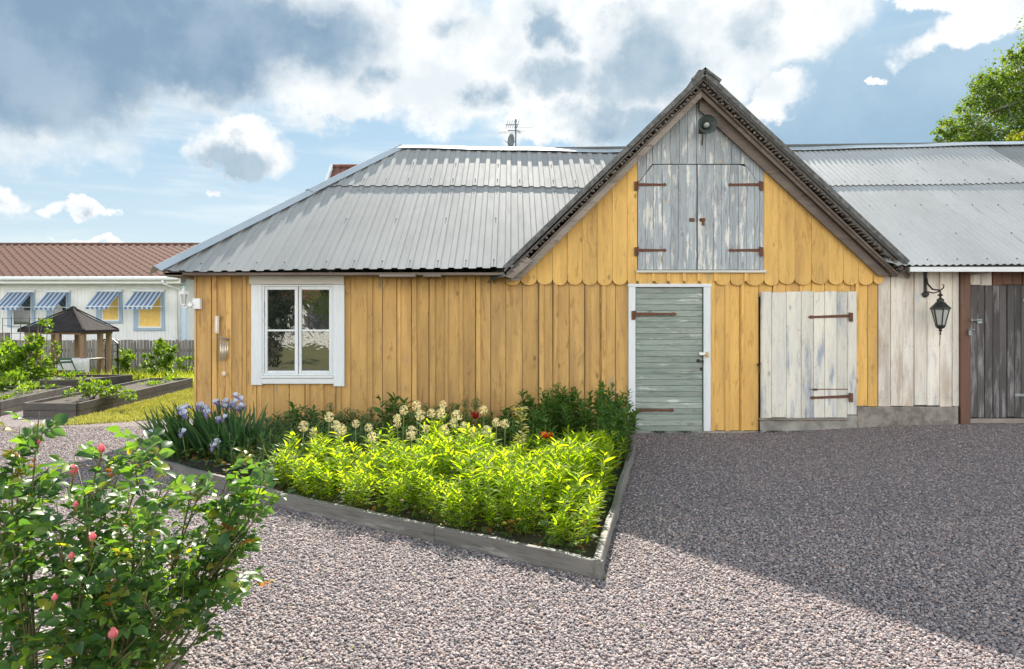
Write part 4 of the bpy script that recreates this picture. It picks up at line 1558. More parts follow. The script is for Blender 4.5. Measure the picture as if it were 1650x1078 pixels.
mb.V[-1] = np.stack([V[:, 0] * ca * .82 + V[:, 1] * sa + AX - .22, -V[:, 0] * sa * .82 + V[:, 1] * ca + AY - .2, V[:, 2] + azz(229)], 1)
mb.build('reflector', M['dish'], sd, True)
mb = MB()
mb.tube([(AX, AY, azz(228)), (AX - .2, AY - .15, azz(229))], .03, 6)
mb.tube([(AX - .22, AY - .2, azz(236)), (AX - .5, AY - .5, azz(231))], .014, 5)
mb.build('feed_arm', M['antenna'], sd)

# ------------------------------------------------------------------ fences
fence = thing('picket_fence', 'weathered grey picket fence in front of the white building', 'fence', (-12, 21.2, GB))
FY = 21.2
FSc = F / FY
mb = MB()
x = (-20 - CX) / FSc * 1.0 - 3
while x < (330 - CX) / FSc:
    zt_ = CAM_H + (HOR - 548) / FSc + random.uniform(-.02, .02)
    mb.cbox(x, x + .078, FY, FY + .022, GB + .06, zt_, .006, .006)
    x += .098
mb.build('pickets', M['picket'], fence)
mb = MB()
for zz in (.1, .62):
    mb.box(-20, (330 - CX) / FSc, FY + .025, FY + .07, GB + .25 + zz, GB + .34 + zz)
mb.build('rail', M['picket'], fence)
for px in (20, 120, 216, 285):
    mb = MB()
    xx = (px - CX) / FSc
    mb.cbox(xx - .06, xx + .06, FY - .1, FY - .002, GB, CAM_H + (HOR - 552) / FSc, .006)
    mb.build('post', M['picket'], fence)
df = thing('plank_fence', 'short dark plank fence at the far left behind the green bushes', 'fence', (-12.6, 17.2, GB))
mb = MB()
for k in range(10):
    xx = (21 - CX) / (F / 17.2) - k * .155
    mb.cbox(xx - .062, xx + .062, 17.2, 17.23, GB + .1, CAM_H + (HOR - (536 if k % 3 else 540)) / (F / 17.2) - (.12 if k == 0 else 0), .006, .006)
mb.build('planks', M['dark_wood'], df)
mb = MB()
mb.box((21 - CX) / (F / 17.2) - 1.7, (21 - CX) / (F / 17.2) + .05, 17.24, 17.28, .55, .64)
mb.build('rail', M['dark_wood'], df)

# ------------------------------------------------------------------ gazebo
GYc = 17.3
gs = F / GYc
gx = (110 - CX) / gs
gaz = thing('gazebo', 'small square wooden gazebo with dark pyramid roof in the garden', 'gazebo', (gx, GYc, GB))
ez = CAM_H + (HOR - 531) / gs
azp = CAM_H + (HOR - 496) / gs
cor = []
for k, (px, dy) in enumerate(((135, -1.1), (191, .38), (86, 1.1), (29, -.38))):
    cor.append(((px - CX) / gs * (1 + dy / GYc), GYc + dy))
apx = ((118 - CX) / gs, GYc, azp)
mb = MB()
for k in range(4):
    a, b = cor[k], cor[(k + 1) % 4]
    G = []
    for t_ in np.linspace(0, 1, 6):
        G.append([((a[0] + (b[0] - a[0]) * u) * (1 - t_) + apx[0] * t_, (a[1] + (b[1] - a[1]) * u) * (1 - t_) + apx[1] * t_,
                   ez + (azp - ez) * t_ - .03 * math.sin(PI * t_)) for u in np.linspace(0, 1, 5)])
    mb.grid(G)
    mb.bar((a[0], a[1], ez - .03), (b[0], b[1], ez - .03), .04, .06)
    mb.bar((a[0], a[1], ez + .01), (apx[0], apx[1], azp + .01), .05, .03)
mb.lathe([(.09, azp - .05), (.07, azp + .02), (0, azp + .05)], (apx[0], apx[1], 0), 8)
mb.build('roof', M['felt'], gaz)
ctr = np.array([gx, GYc])
for k in range(4):
    a, b = np.array(cor[k]), np.array(cor[(k + 1) % 4])
    for u in (.05, .60):
        p = (a + (b - a) * u) * .86 + ctr * .14
        mb = MB()
        mb.cbox(p[0] - .05, p[0] + .05, p[1] - .05, p[1] + .05, GB - .05, ez + .02, .006)
        mb.build('post', M['post_wood'], gaz)
mb = MB()
for k in range(4):
    a, b = np.array(cor[k]) * .86 + ctr * .14, np.array(cor[(k + 1) % 4]) * .86 + ctr * .14
    mb.bar((a[0], a[1], ez - .06), (b[0], b[1], ez - .06), .05, .09)
mb.build('beam', M['post_wood'], gaz)

GT = 16.4
tS = F / GT
tbl = thing('garden_table', 'garden table under a white cloth beside the gazebo', 'table', ((128 - CX) / tS, GT, GB))
tx0, tx1, tz = (101 - CX) / tS, (154 - CX) / tS, CAM_H + (HOR - 578) / tS
mb = MB()
mb.box(tx0, tx1, GT - .25, GT + .35, tz - .03, tz)
mb.build('tabletop', M['post_wood'], tbl)
for xx in (tx0 + .05, tx1 - .05):
    for yy in (GT - .2, GT + .3):
        mb = MB()
        mb.box(xx - .03, xx + .03, yy - .03, yy + .03, GB, tz - .03)
        mb.build('leg', M['post_wood'], tbl)
tc = thing('tablecloth', 'white cloth hanging over the garden table', 'tablecloth', ((125 - CX) / tS, GT, tz))
mb = MB()
G = []
for dy, zz in ((-.265, -.25), (-.262, -.12), (-.255, .006), (.36, .006)):
    G.append([(tx0 - .01 + (tx1 - tx0 + .02) * u, GT + dy + (.012 * math.sin(u * 40) if zz < 0 else 0), tz + zz - (.06 * (u > .55) if zz < -.2 else 0)) for u in np.linspace(0, 1, 30)])
mb.grid(G)
mb.build('cloth', M['cloth'], tc)
ch = thing('folding_chair', 'dark green folding chair in front of the garden table', 'chair', ((117 - CX) / tS, 16.0, GB))
cS = F / 15.9
cx0 = (118 - CX) / cS
cz = lambda py: CAM_H + (HOR - py) / cS
mb = MB()
for s_ in (-.14, .14):
    mb.tube([(cx0 + s_ - .1, 15.75, cz(577)), (cx0 + s_ + .08, 16.1, GB)], .014, 6)
    mb.tube([(cx0 + s_ + .08, 15.75, cz(597)), (cx0 + s_ - .12, 16.15, GB)], .014, 6)
mb.build('frame', M['chair_green'], ch)
mb = MB()
for k in range(4):
    mb.box(cx0 - .16, cx0 + .16, 15.78 + k * .075, 15.84 + k * .075, cz(599), cz(597.8))
mb.build('seat', M['chair_green'], ch)
mb = MB()
for k in range(2):
    mb.bar((cx0 - .26 + .02 * k, 15.74 + .02 * k, cz(578.5 + 5 * k)), (cx0 + .06 + .02 * k, 15.74 + .02 * k, cz(577.5 + 5 * k)), .012, .05)
mb.build('backrest', M['chair_green'], ch)

sh = thing('plant_stand', 'black metal plant stand with a pointed top beside the gazebo', 'plant stand', ((172 - CX) / (F / 18.6), 18.6, GB))
sS = F / 18.6
s0, s1 = (163 - CX) / sS, (183 - CX) / sS
szz = lambda py: CAM_H + (HOR - py) / sS
mb = MB()
for xx in (s0, s1):
    for yy in (18.5, 18.8):
        mb.bar((xx, yy, GB), (xx, yy, szz(554)), .03, .03)
for yy in (18.5, 18.8):
    mb.bar((s0, yy, szz(554)), ((s0 + s1) / 2, yy, szz(546)), .03, .03)
    mb.bar((s1, yy, szz(554)), ((s0 + s1) / 2, yy, szz(546)), .03, .03)
mb.build('frame', M['black_paint'], sh)
mb = MB()
for py in (556, 567, 579):
    mb.box(s0, s1, 18.48, 18.82, szz(py), szz(py - 1))
mb.build('shelf', M['black_paint'], sh)

tr = thing('wire_trellis', 'thin wire trellis panel standing among the left bushes', 'trellis', ((30 - CX) / (F / 16.2), 16.2, GB))
tS2 = F / 16.2
mb = MB()
tzz = lambda py: CAM_H + (HOR - py) / tS2
for k in range(6):
    xx = (4 + k * 13.6 - CX) / tS2
    mb.tube([(xx, 16.2, GB), (xx, 16.2 + .02 * k, tzz(512 - (k % 2) * 3))], .008, 5)
for k in range(6):
    mb.tube([((4 - CX) / tS2, 16.2, tzz(513 + k * 12)), ((73 - CX) / tS2, 16.25, tzz(513 + k * 12))], .006, 5)
mb.build('mesh_panel', M['wire'], tr)

# ------------------------------------------------------------------ raised beds of the kitchen garden
def planter(pts, h, label, soil, zg=0.0):
    c = np.mean(pts, 0)
    o = thing('raised_bed', label, 'raised bed', (c[0], c[1], zg))
    n = len(pts)
    for i in range(n):
        a, b = Vector((*pts[i], 0)), Vector((*pts[(i + 1) % n], 0))
        mb = MB()
        for k in range(2):
            z0, z1 = zg - .02 + k * h / 2, zg - .02 + (k + 1) * h / 2
            d_ = (b - a).normalized() * .02
            mb.bar((a.x + d_.x, a.y + d_.y, (z0 + z1) / 2), (b.x - d_.x, b.y - d_.y, (z0 + z1) / 2), .045, h / 2 - .006)
        mb.build('board', M['planter_wood'], o)
    mb = MB()
    q = [(p[0] * .985 + c[0] * .015, p[1] * .985 + c[1] * .015) for p in pts]
    mb.hprism(q, zg - .02, zg + h - .07)
    mb.build('soil', M['soil_dry'], o)
    return o


bedA = [(-7.43, 10.58), (-6.58, 10.54), (-6.95, 15.1), (-7.85, 15.1)]
planter(bedA, .235, 'dark timber raised bed with trailing green plants, nearest the lawn', 'soil')
bedB = [(-9.2, 10.45), (-7.83, 10.6), (-8.3, 13.1), (-9.6, 13.0)]
planter(bedB, .25, 'dark timber raised bed under the big lime green bush', 'soil')
bedC = [(-10.6, 13.7), (-8.6, 13.9), (-8.3, 15.2), (-10.4, 15.2)]
planter(bedC, .30, 'dark timber raised bed farthest back before the gazebo', 'soil')


# ------------------------------------------------------------------ shrubs and meadow
def foliage_blob(name, mat, lobes, n, size, seed, parent, upb=.4, tmpl=None, shell=.55, out=None):
    """leaves spread through several ellipsoid lobes (cx,cy,cz,rx,ry,rz), denser near their skins, clumped"""
    rng = np.random.default_rng(seed)
    vol = np.array([l[3] * l[4] * l[5] for l in lobes]) ** .75
    cnt = np.maximum(8, (n * vol / vol.sum())).astype(int)
    Ps, As = [], []
    for l, c in zip(lobes, cnt):
        k = max(4, c // 28)
        d = rnd_dirs(rng, k)
        rad = shell + (1 - shell) * rng.random(k) ** .6
        cen = d * rad[:, None] * np.array(l[3:6]) + np.array(l[:3])
        own = rng.integers(0, k, c)
        sp = np.array(l[3:6]) * .17
        P = cen[own] + rng.normal(0, 1, (c, 3)) * sp
        Ps.append(P)
        A = d[own] + rng.normal(0, .7, (c, 3)) + np.array([0, 0, upb])
        As.append(A)
    P, A = np.concatenate(Ps), np.concatenate(As)
    N = rng.normal(0, .6, P.shape) + np.array([0, -.2, 1.0])
    mb = MB()
    scatter(mb, tmpl or DIAMOND, P, A, N, rng.uniform(.6, 1.3, len(P)) * size)
    return mb.build(name, mat, parent)


def shrub(name, label, cat, base, lobes, n, size, seed, mat='shrub', stems=4, group=None, stemr=.012):
    o = thing(name, label, cat, base, group)
    rng = random.Random(seed)
    mb = MB()
    for k in range(stems):
        l = lobes[k % len(lobes)]
        top = (l[0] + rng.uniform(-.5, .5) * l[3], l[1] + rng.uniform(-.3, .3) * l[4], l[2] + l[5] * rng.uniform(.2, .7))
        b = (base[0] + rng.uniform(-.06, .06), base[1] + rng.uniform(-.06, .06), base[2] - .02)
        mid = tuple((b[i] * .5 + top[i] * .5) + rng.uniform(-.05, .05) for i in range(3))
        mb.tube([b, mid, top], [stemr, stemr * .8, stemr * .4], 6)
    mb.build('stems', M['bark'], o)
    foliage_blob('foliage', M[mat], lobes, n, size, seed, o)
    return o


def lob(px, py, Y, rpx, rpy, ry=None):
    s_ = F / Y
    x, y, z = PX(px, py, Y)
    return (x, y, z, rpx / s_, ry or (rpx + rpy) / 2 / s_, rpy / s_)


shrub('raspberry_bush', 'upright lime green bush in front of the grey picket fence', 'bush', PX(262, 618, 16.4)[:2] + (GB,),
      [lob(262, 572, 16.4, 16, 17), lob(255, 592, 16.4, 20, 14), lob(274, 568, 16.5, 9, 14), lob(243, 570, 16.4, 10, 10), lob(260, 560, 16.4, 10, 10), lob(266, 605, 16.3, 18, 12)], 1500, .085, 21)
shrub('currant_bush', 'low green bush by the fence right of the gazebo', 'bush', PX(200, 612, 19)[:2] + (GB,),
      [lob(200, 578, 19, 12, 14), lob(196, 590, 19, 12, 12), lob(210, 585, 19, 9, 10)], 700, .08, 22)
shrub('flowering_bush', 'low bush with pale blossoms against the fence beside the barn corner', 'bush', PX(300, 606, 19)[:2] + (GB,),
      [lob(300, 586, 19, 14, 9), lob(312, 580, 19, 8, 10)], 420, .08, 23)
lb = [lob(20, 600, 13.8, 32, 32), lob(-20, 590, 13.8, 40, 40), lob(48, 585, 14, 20, 26), lob(15, 575, 14, 22, 22), lob(25, 625, 13.0, 32, 20), lob(55, 556, 14, 12, 18)]
shrub('garden_bush', 'large lime green bush filling the far left of the garden', 'bush', PX(15, 640, 13.6)[:2] + (0,), lb, 3600, .10, 24, stems=8)
shrub('climbing_vine', 'tall thin climbing plant leaning from the left bush towards the gazebo', 'plant', PX(45, 640, 14.2)[:2] + (0,),
      [lob(60, 540, 14.2, 7, 12), lob(70, 526, 14.2, 9, 7), lob(52, 556, 14.2, 9, 12), lob(44, 575, 14.2, 10, 14), lob(77, 519, 14.2, 6, 4)], 520, .08, 25, stems=4)
shrub('climbing_plant', 'slender leafy climber in front of the gazebo post', 'plant', PX(86, 625, 15.3)[:2] + (0,),
      [lob(85, 575, 15.3, 6, 14), lob(88, 560, 15.3, 5, 8), lob(84, 595, 15.3, 9, 14)], 360, .07, 26, stems=3)
shrub('strawberry_plants', 'trailing yellow green plants spilling over the near raised bed', 'plant', PX(150, 640, 11.4)[:2] + (.16,),
      [lob(160, 624, 11.5, 26, 9, .3), lob(130, 632, 11.2, 20, 7, .25), lob(185, 632, 11.6, 22, 7, .3), lob(205, 636, 11.3, 14, 6, .2), lob(148, 620, 11.8, 14, 8, .2)], 1300, .055, 27, stems=6)
shrub('bed_plants', 'low green plants in the back raised bed', 'plant', PX(130, 611, 14.6)[:2] + (.24,),
      [lob(110, 607, 14.4, 34, 4, .3), lob(80, 606, 14.4, 16, 8, .3)], 500, .06, 28, stems=3)
shrub('bed_seedlings', 'sparse green seedlings across the left raised bed', 'plant', (-8.6, 11.8, .18), [(-8.5, 11.2, .24, .5, .5, .06), (-8.9, 12.3, .26, .5, .5, .08), (-8.3, 12.0, .25, .3, .5, .08)], 420, .06, 32, stems=4)
shrub('lettuce_clump', 'small plants at the far end of the near raised bed', 'plant', (-7.3, 14.3, .16), [(-7.3, 14.3, .24, .3, .5, .07)], 200, .06, 29, stems=2)

rng = np.random.default_rng(31)


def blades(name, n, xr, yr, h, wd, mat, seed, mask=None, zoff=0.0, lean=.35, par=None):
    rg = np.random.default_rng(seed)
    x = rg.uniform(*xr, n)
    y = rg.uniform(*yr, n)
    if mask is not None:
        k = mask(x, y)
        x, y = x[k], y[k]
    n = len(x)
    hh = rg.uniform(.5, 1.2, n) * h
    a = rg.uniform(0, 2 * PI, n)
    b = np.stack([x, y, ground_z(x, y) + zoff], 1)
    d = np.stack([np.cos(a), np.sin(a), np.zeros(n)], 1)
    ln = np.stack([rg.normal(0, lean, n), rg.normal(0, lean, n), np.ones(n)], 1)
    tip = b + ln * hh[:, None]
    mid = b + ln * hh[:, None] * np.array([.4, .4, .6])
    V = np.stack([b - d * wd, b + d * wd, mid + d * wd * .7, tip, mid - d * wd * .7], 1).reshape(-1, 3)
    Fq = np.array([[0, 1, 2, 4], ])
    i0 = (np.arange(n) * 5)[:, None]
    mb = MB()
    mb.add(V, (np.array([[0, 1, 2, 4]]) + i0))
    mb.F.append(np.array([[4, 2, 3]]) + i0)
    o = mb.build(name, M[mat], par)
    return o


def in_poly(poly):
    def f(x, y):
        r = np.zeros(len(x), bool)
        n = len(poly)
        for i in range(n):
            x0, y0 = poly[i]
            x1, y1 = poly[(i + 1) % n]
            c = ((y0 > y) != (y1 > y)) & (x < (x1 - x0) * (y - y0) / (y1 - y0 + 1e-12) + x0)
            r ^= c
        return r
    return f


tag(blades('lawn_grass', 42000, (-7, -4.1), (9.5, 15.5), .045, .006, 'grass', 41, in_poly([(-6.6, 9.5), (-5.9, 9.85), (-5.2, 10.25), (-4.2, 10.6), (-4.2, 15.4), (-6.9, 15.4), (-6.5, 10.6)])), 'short sunlit yellow green lawn beside the raised bed', 'grass', kind='stuff')
tag(blades('meadow_grass', 34000, (-16, -4.6), (15.3, 21.1), .42, .012, 'meadow', 42, lambda x, y: ~((np.abs(x - gx) < 1.0) & (np.abs(y - GYc) < .9))), 'tall sunlit meadow grass and weeds before the fence', 'grass', kind='stuff')
rgf = np.random.default_rng(43)
mb = MB()
fx, fy = rgf.uniform(-10.5, -8.7, 240), rgf.uniform(19, 20.9, 240)
scatter(mb, DIAMOND, np.stack([fx, fy, ground_z(fx, fy) + rgf.uniform(.3, .62, 240)], 1), rnd_dirs(rgf, 240), rnd_dirs(rgf, 240), .05)
tag(mb.build('white_blossoms', M['allium_cream']), 'tiny pale blossoms in the weeds by the fence', 'flowers', kind='stuff')


# ------------------------------------------------------------------ trees
def tree(name, label, base, trunk_top, lobes, n, size, seed, mat='tree_leaf', bark='birch', r0=.22, limbs=True, group=None):
    o = thing(name, label, 'tree', base, group)
    rng = random.Random(seed)
    mb = MB()
    t = Vector(trunk_top)
    b = Vector(base)
    pts = [b.lerp(t, u) + Vector((rng.uniform(-.12, .12), rng.uniform(-.12, .12), 0)) * (u > 0) for u in np.linspace(0, 1, 7)]
    mb.tube(pts, [r0 * (1 - .75 * u) for u in np.linspace(0, 1, 7)], 10)
    for l in lobes:
        st = b.lerp(t, rng.uniform(.45, .9))
        e = Vector(l[:3])
        m_ = st.lerp(e, .5) + Vector((rng.uniform(-.3, .3), rng.uniform(-.3, .3), .25))
        mb.tube([st, m_, e], [r0 * .35, r0 * .2, .012], 6)
    mb.build('trunk', M[bark], o)
    foliage_blob('crown', M[mat], lobes, n, size, seed, o, upb=-.5, shell=.35)
    return o


def tl(px, py, Y, rpx, rpy, dy=0):
    s_ = F / Y
    x, y, z = PX(px, py, Y)
    return (x, y + dy, z, rpx / s_, (rpx + rpy) / 2 / s_, rpy / s_)


TY = 29
lobes = [tl(1622, 150, TY, 42, 34), tl(1600, 190, TY, 46, 38, 1), tl(1560, 210, TY, 34, 28), tl(1530, 206, TY, 24, 16), tl(1516, 222, TY, 14, 12), tl(1585, 150, TY, 26, 34), tl(1640, 105, TY, 22, 22),
         tl(1680, 130, TY, 60, 66, 1), tl(1660, 200, TY, 60, 45, -1), tl(1700, 60, TY, 48, 40), tl(1740, 160, TY, 50, 70), tl(1600, 125, TY, 14, 20), tl(1640, 80, TY, 12, 14),
         tl(1560, 180, TY, 14, 14), tl(1545, 235, TY, 30, 20), tl(1600, 245, TY, 50, 30), tl(1680, 260, TY, 70, 40)]
tree('birch_tree', 'tall green birch with drooping twigs behind the right wing roof', PX(1680, 515, TY)[:2] + (0,), PX(1670, 90, TY), lobes, 26000, .15, 51)
tree('lime_bush_tree', 'bright yellow green treetop at the right edge above the roof', PX(1668, 515, 24)[:2] + (0,), PX(1665, 225, 24), [tl(1640, 222, 24, 15, 10), tl(1668, 215, 24, 22, 14), tl(1655, 240, 24, 30, 18)], 1300, .13, 52, 'tree_lime', 'bark', .08)

# ------------------------------------------------------------------ what the window reflects: garden across the yard
tree('evergreen_tree', 'dense dark evergreen reflected in the left window panes', (-7.7, -4.0, 0), (-7.6, -4.0, 3.0),
     [(-7.8, -4.0, 1.0, .5, .5, .8), (-7.55, -4.0, 1.9, .65, .6, .8), (-7.2, -3.9, 1.6, .35, .4, .6), (-7.8, -3.9, .4, .4, .4, .4), (-7.4, -4.1, 2.4, .6, .6, .7)], 6500, .09, 61, 'conifer', 'bark', .14)
tree('round_tree', 'round leafy tree reflected in the right window panes', (-12.3, -27, 0), (-12.3, -27, 2.5), [(-12.3, -27, 2.6, 1.1, 1.1, 1.0), (-11.8, -27, 1.9, .8, .8, .7)], 1500, .16, 62, 'tree_leaf', 'bark', .1)
wf = thing('white_fence', 'low white picket fence across the lawn, reflected in the window', 'fence', (-13, -18.8, 0))
mb = MB()
x = -21.0
while x < -5:
    mb.cbox(x, x + .10, -18.8, -18.77, .12, .92, .006)
    x += .135
mb.build('pickets', M['white_siding'], wf)
mb = MB()
mb.box(-21, -5, -18.86, -18.82, .3, .4)
mb.box(-21, -5, -18.86, -18.82, .7, .8)
mb.build('rail', M['white_siding'], wf)
rh = thing('grey_house', 'dark grey house with red roof reflected in the upper right pane', 'house', (-17, -35, 0))
mb = MB()
mb.box(-22, -15.2, -43, -35, 0, 3.4)
mb.build('wall', plain('slate_cladding', (.12, .12, .135), .7), rh)
mb = MB()
mb.add([(-22.5, -34.4, 3.1), (-14.8, -34.4, 3.1), (-14.8, -39, 6.4), (-22.5, -39, 6.4), (-14.8, -43.6, 3.1), (-22.5, -43.6, 3.1)], [(0, 1, 2, 3), (3, 2, 4, 5)])
mb.build('roof', M['tile_red'], rh)
for xx in (-20.5, -18.4, -16.7):
    mb = MB()
    mb.box(xx, xx + .8, -34.99, -34.93, .9, 2.5)
    mb.build('window', M['white_plastic'], rh)
tag(sheet('far_lawn', np.linspace(-40, 30, 15), np.linspace(-34, -1.82, 8), -.004, M['turf']), kind='structure')
# ------------------------------------------------------------------ the flower bed in front of the barn
BED = [(-3.56, 6.86), (-1.84, 5.49), (0.504, 3.95), (1.43, 8.0), (1.44, 9.05), (-3.7, 9.05)]
edging = thing('bed_edging', 'low grey timber edging round the flower bed', 'edging', (0.504, 3.95, 0))


def edge_board(a, b, h, th=.045, z0=-.03, name='board', mat='bed_board'):
    a, b = Vector((*a, 0)), Vector((*b, 0))
    n = 10
    d = (b - a).normalized()
    s_ = Vector((d.y, -d.x, 0))       # outwards (towards the viewer's side)
    mb = MB()
    rr = random.Random(int(a.x * 100))
    G = []
    for i in range(n + 1):
        p = a.lerp(b, i / n) + s_ * (rr.uniform(-.006, .006) if 0 < i < n else 0)
        hh = h + (rr.uniform(-.004, .004))
        c = .005
        G.append([tuple(p + Vector((0, 0, z0))), tuple(p + Vector((0, 0, hh - c))), tuple(p - s_ * c + Vector((0, 0, hh))),
                  tuple(p - s_ * (th - c) + Vector((0, 0, hh))), tuple(p - s_ * th + Vector((0, 0, hh - c))), tuple(p - s_ * th + Vector((0, 0, z0)))])
    mb.grid(G)
    for g in (G[0], G[-1]):
        mb.add(g, [tuple(range(6))])
    return mb.build(name, M[mat], edging)


edge_board(BED[0], BED[1], .112, mat='bed_board_left')['label'] = 'left grey edging board'
_m = (-.52, 4.623)
edge_board(BED[1], _m, .106)['label'] = 'long front edging board'
edge_board((_m[0] + .004, _m[1] - .006), BED[2], .104)['label'] = 'front edging board at the near corner'
edge_board((0.506, 3.96), BED[3], .110, mat='bed_board_side')['label'] = 'right side edging board'
mb = MB()
q = [(x + (-.9 - x) * .01, y + (7 - y) * .01) for x, y in BED]
V = [(x, y, .055) for x, y in q]
mb.add(V, [tuple(range(len(V)))])
tag(mb.build('bed_soil', M['soil']), kind='structure')
inbed = in_poly([(x + (-.9 - x) * .035, y + (7.2 - y) * .035) for x, y in BED])

LEAF = leaf_template(4, .20, .05, .22)
LEAFB = leaf_template(4, .30, .05, .25)
OVATE = leaf_template(3, .62, .05, .14, .45)
ROSE = leaf_template(4, .66, .11, .26, .42)
SWORD = leaf_template(6, .075, .10, .30, .35)
used = {}


def stalk_plant(name, label, cat, group, seed, h, nst, nl, leaf, lw, lmat, smat, spread=.16, z=0.0, tmpl=LEAF, drop=.15, rise=.75, whorl=False):
    """several leafy upright stems; the leaves crowd towards the tips"""
    o = thing(name, label, cat, (0, 0, 0), group)
    rng = np.random.default_rng(seed)
    sm, lm = MB(), MB()
    P, A, N, L = [], [], [], []
    for s_ in range(nst):
        hh = h * rng.uniform(.68, 1.08)
        a0 = rng.uniform(0, 2 * PI)
        rad = spread * math.sqrt(rng.random())
        b = np.array([rad * math.cos(a0), rad * math.sin(a0), 0])
        ln = rng.normal(0, .10, 2)
        top = b + np.array([ln[0] * hh + b[0] * .5, ln[1] * hh + b[1] * .5, hh])
        mid = (b + top) / 2 + np.append(rng.normal(0, .012, 2), 0)
        sm.tube([tuple(b), tuple(mid), tuple(top)], [.0055, .0045, .0025], 5)
        ang = rng.uniform(0, 6.28)
        for k in range(nl):
            t_ = drop + (1 - drop) * max(0.0, (k + rng.uniform(-.3, .3)) / nl) ** .85
            t_ = min(max(t_, .05), 1.0)
            p = b * (1 - t_) ** 2 + 2 * mid * t_ * (1 - t_) + top * t_ * t_
            ang += 2.4
            el_ = rise * (.25 + .75 * t_) + rng.normal(0, .2)
            d = np.array([math.cos(ang) * math.cos(el_), math.sin(ang) * math.cos(el_), math.sin(el_)])
            P.append(p)
            A.append(d)
            N.append(np.array([0, 0, 1]) + rng.normal(0, .25, 3))
            L.append(leaf * rng.uniform(.7, 1.15) * (1.0 - .45 * max(0, t_ - .8) / .2))
    scatter(lm, tmpl, P, A, N, np.array(L), np.array(L) * lw)
    sm.build('stems', M[smat], o)
    lm.build('foliage', M[lmat], o)
    return o


rg = np.random.default_rng(7)


def spots(n, region, mind, seed, tries=4000):
    r_ = np.random.default_rng(seed)
    xs0, xs1 = min(p[0] for p in region), max(p[0] for p in region)
    ys0, ys1 = min(p[1] for p in region), max(p[1] for p in region)
    f = in_poly(region)
    out = []
    for _ in range(tries):
        p = (r_.uniform(xs0, xs1), r_.uniform(ys0, ys1))
        if not f(np.array([p[0]]), np.array([p[1]]))[0]:
            continue
        if all((p[0] - q[0]) ** 2 + (p[1] - q[1]) ** 2 > mind ** 2 for q in out):
            out.append(p)
            if len(out) >= n:
                break
    return out


# the broad sunlit mass of lime green perennials
GRP = 'lime green perennials filling the front of the flower bed'
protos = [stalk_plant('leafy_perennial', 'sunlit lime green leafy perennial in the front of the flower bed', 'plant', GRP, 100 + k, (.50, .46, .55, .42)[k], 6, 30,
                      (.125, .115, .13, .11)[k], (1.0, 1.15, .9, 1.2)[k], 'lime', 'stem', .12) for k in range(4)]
reg = [(-1.98, 5.80), (-1.4, 5.36), (.40, 4.18), (.95, 6.5), (.2, 6.3), (-1.0, 6.3), (-1.95, 6.35)]
for i, (x, y) in enumerate(spots(92, reg, .185, 71)):
    k = int(rg.integers(0, 4))
    edge = min(1.0, .70 + .5 * max(0, (y - (5.42 - (x + 1.3) * .69)) / .8))
    place(protos[k], used, (x, y, .05), rg.uniform(0, 6.28), rg.uniform(.70, 1.10) * edge)

# dark green leafy plants in the shade by the wall and door
GRP2 = 'dark green leafy plants in the shade by the barn wall'
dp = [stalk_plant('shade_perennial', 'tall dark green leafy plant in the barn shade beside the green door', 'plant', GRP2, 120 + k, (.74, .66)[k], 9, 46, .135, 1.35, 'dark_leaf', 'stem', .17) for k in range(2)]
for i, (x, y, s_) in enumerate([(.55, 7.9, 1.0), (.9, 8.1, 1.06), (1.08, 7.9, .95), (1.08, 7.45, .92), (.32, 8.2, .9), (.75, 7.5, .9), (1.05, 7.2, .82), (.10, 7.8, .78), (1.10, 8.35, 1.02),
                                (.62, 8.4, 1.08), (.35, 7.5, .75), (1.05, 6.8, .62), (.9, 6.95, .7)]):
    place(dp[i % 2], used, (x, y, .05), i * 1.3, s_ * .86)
peo = stalk_plant('peony_plant', 'dark broad leaved peony among the allium heads', 'plant', 'peony plants between the alliums', 131, .55, 6, 16, .16, 1.2, 'dark_leaf', 'stem_red', .14, tmpl=LEAFB)
for i, (px, py, Y, s_) in enumerate([(632, 690, 8.0, 1.25), (485, 700, 8.2, 1.0), (520, 715, 8.0, .9), (660, 700, 7.8, .9), (830, 700, 8.3, 1.0)]):
    x, y, _ = PX(px, py, Y)
    place(peo, used, (x, y, .05), i * 1.1, s_ * .82)
low = stalk_plant('low_perennial', 'low mid green plant at the shaded left end of the flower bed', 'plant', 'low green plants beside the irises', 141, .30, 9, 20, .085, 1.0, 'iris_leaf', 'stem', .16)
for i, (x, y) in enumerate(spots(34, [(-3.0, 6.75), (-1.9, 5.85), (-1.7, 6.5), (-1.2, 7.3), (-1.2, 8.7), (-2.8, 8.7)], .26, 72)):
    place(low, used, (x, y, .05), i * 1.9, float(rg.uniform(.75, 1.2)))
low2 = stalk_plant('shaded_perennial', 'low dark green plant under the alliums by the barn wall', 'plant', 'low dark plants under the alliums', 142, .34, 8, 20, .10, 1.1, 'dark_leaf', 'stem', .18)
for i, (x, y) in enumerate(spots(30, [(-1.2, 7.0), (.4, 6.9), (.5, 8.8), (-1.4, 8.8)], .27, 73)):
    place(low2, used, (x, y, .05), i * 1.9, float(rg.uniform(.7, 1.15)))

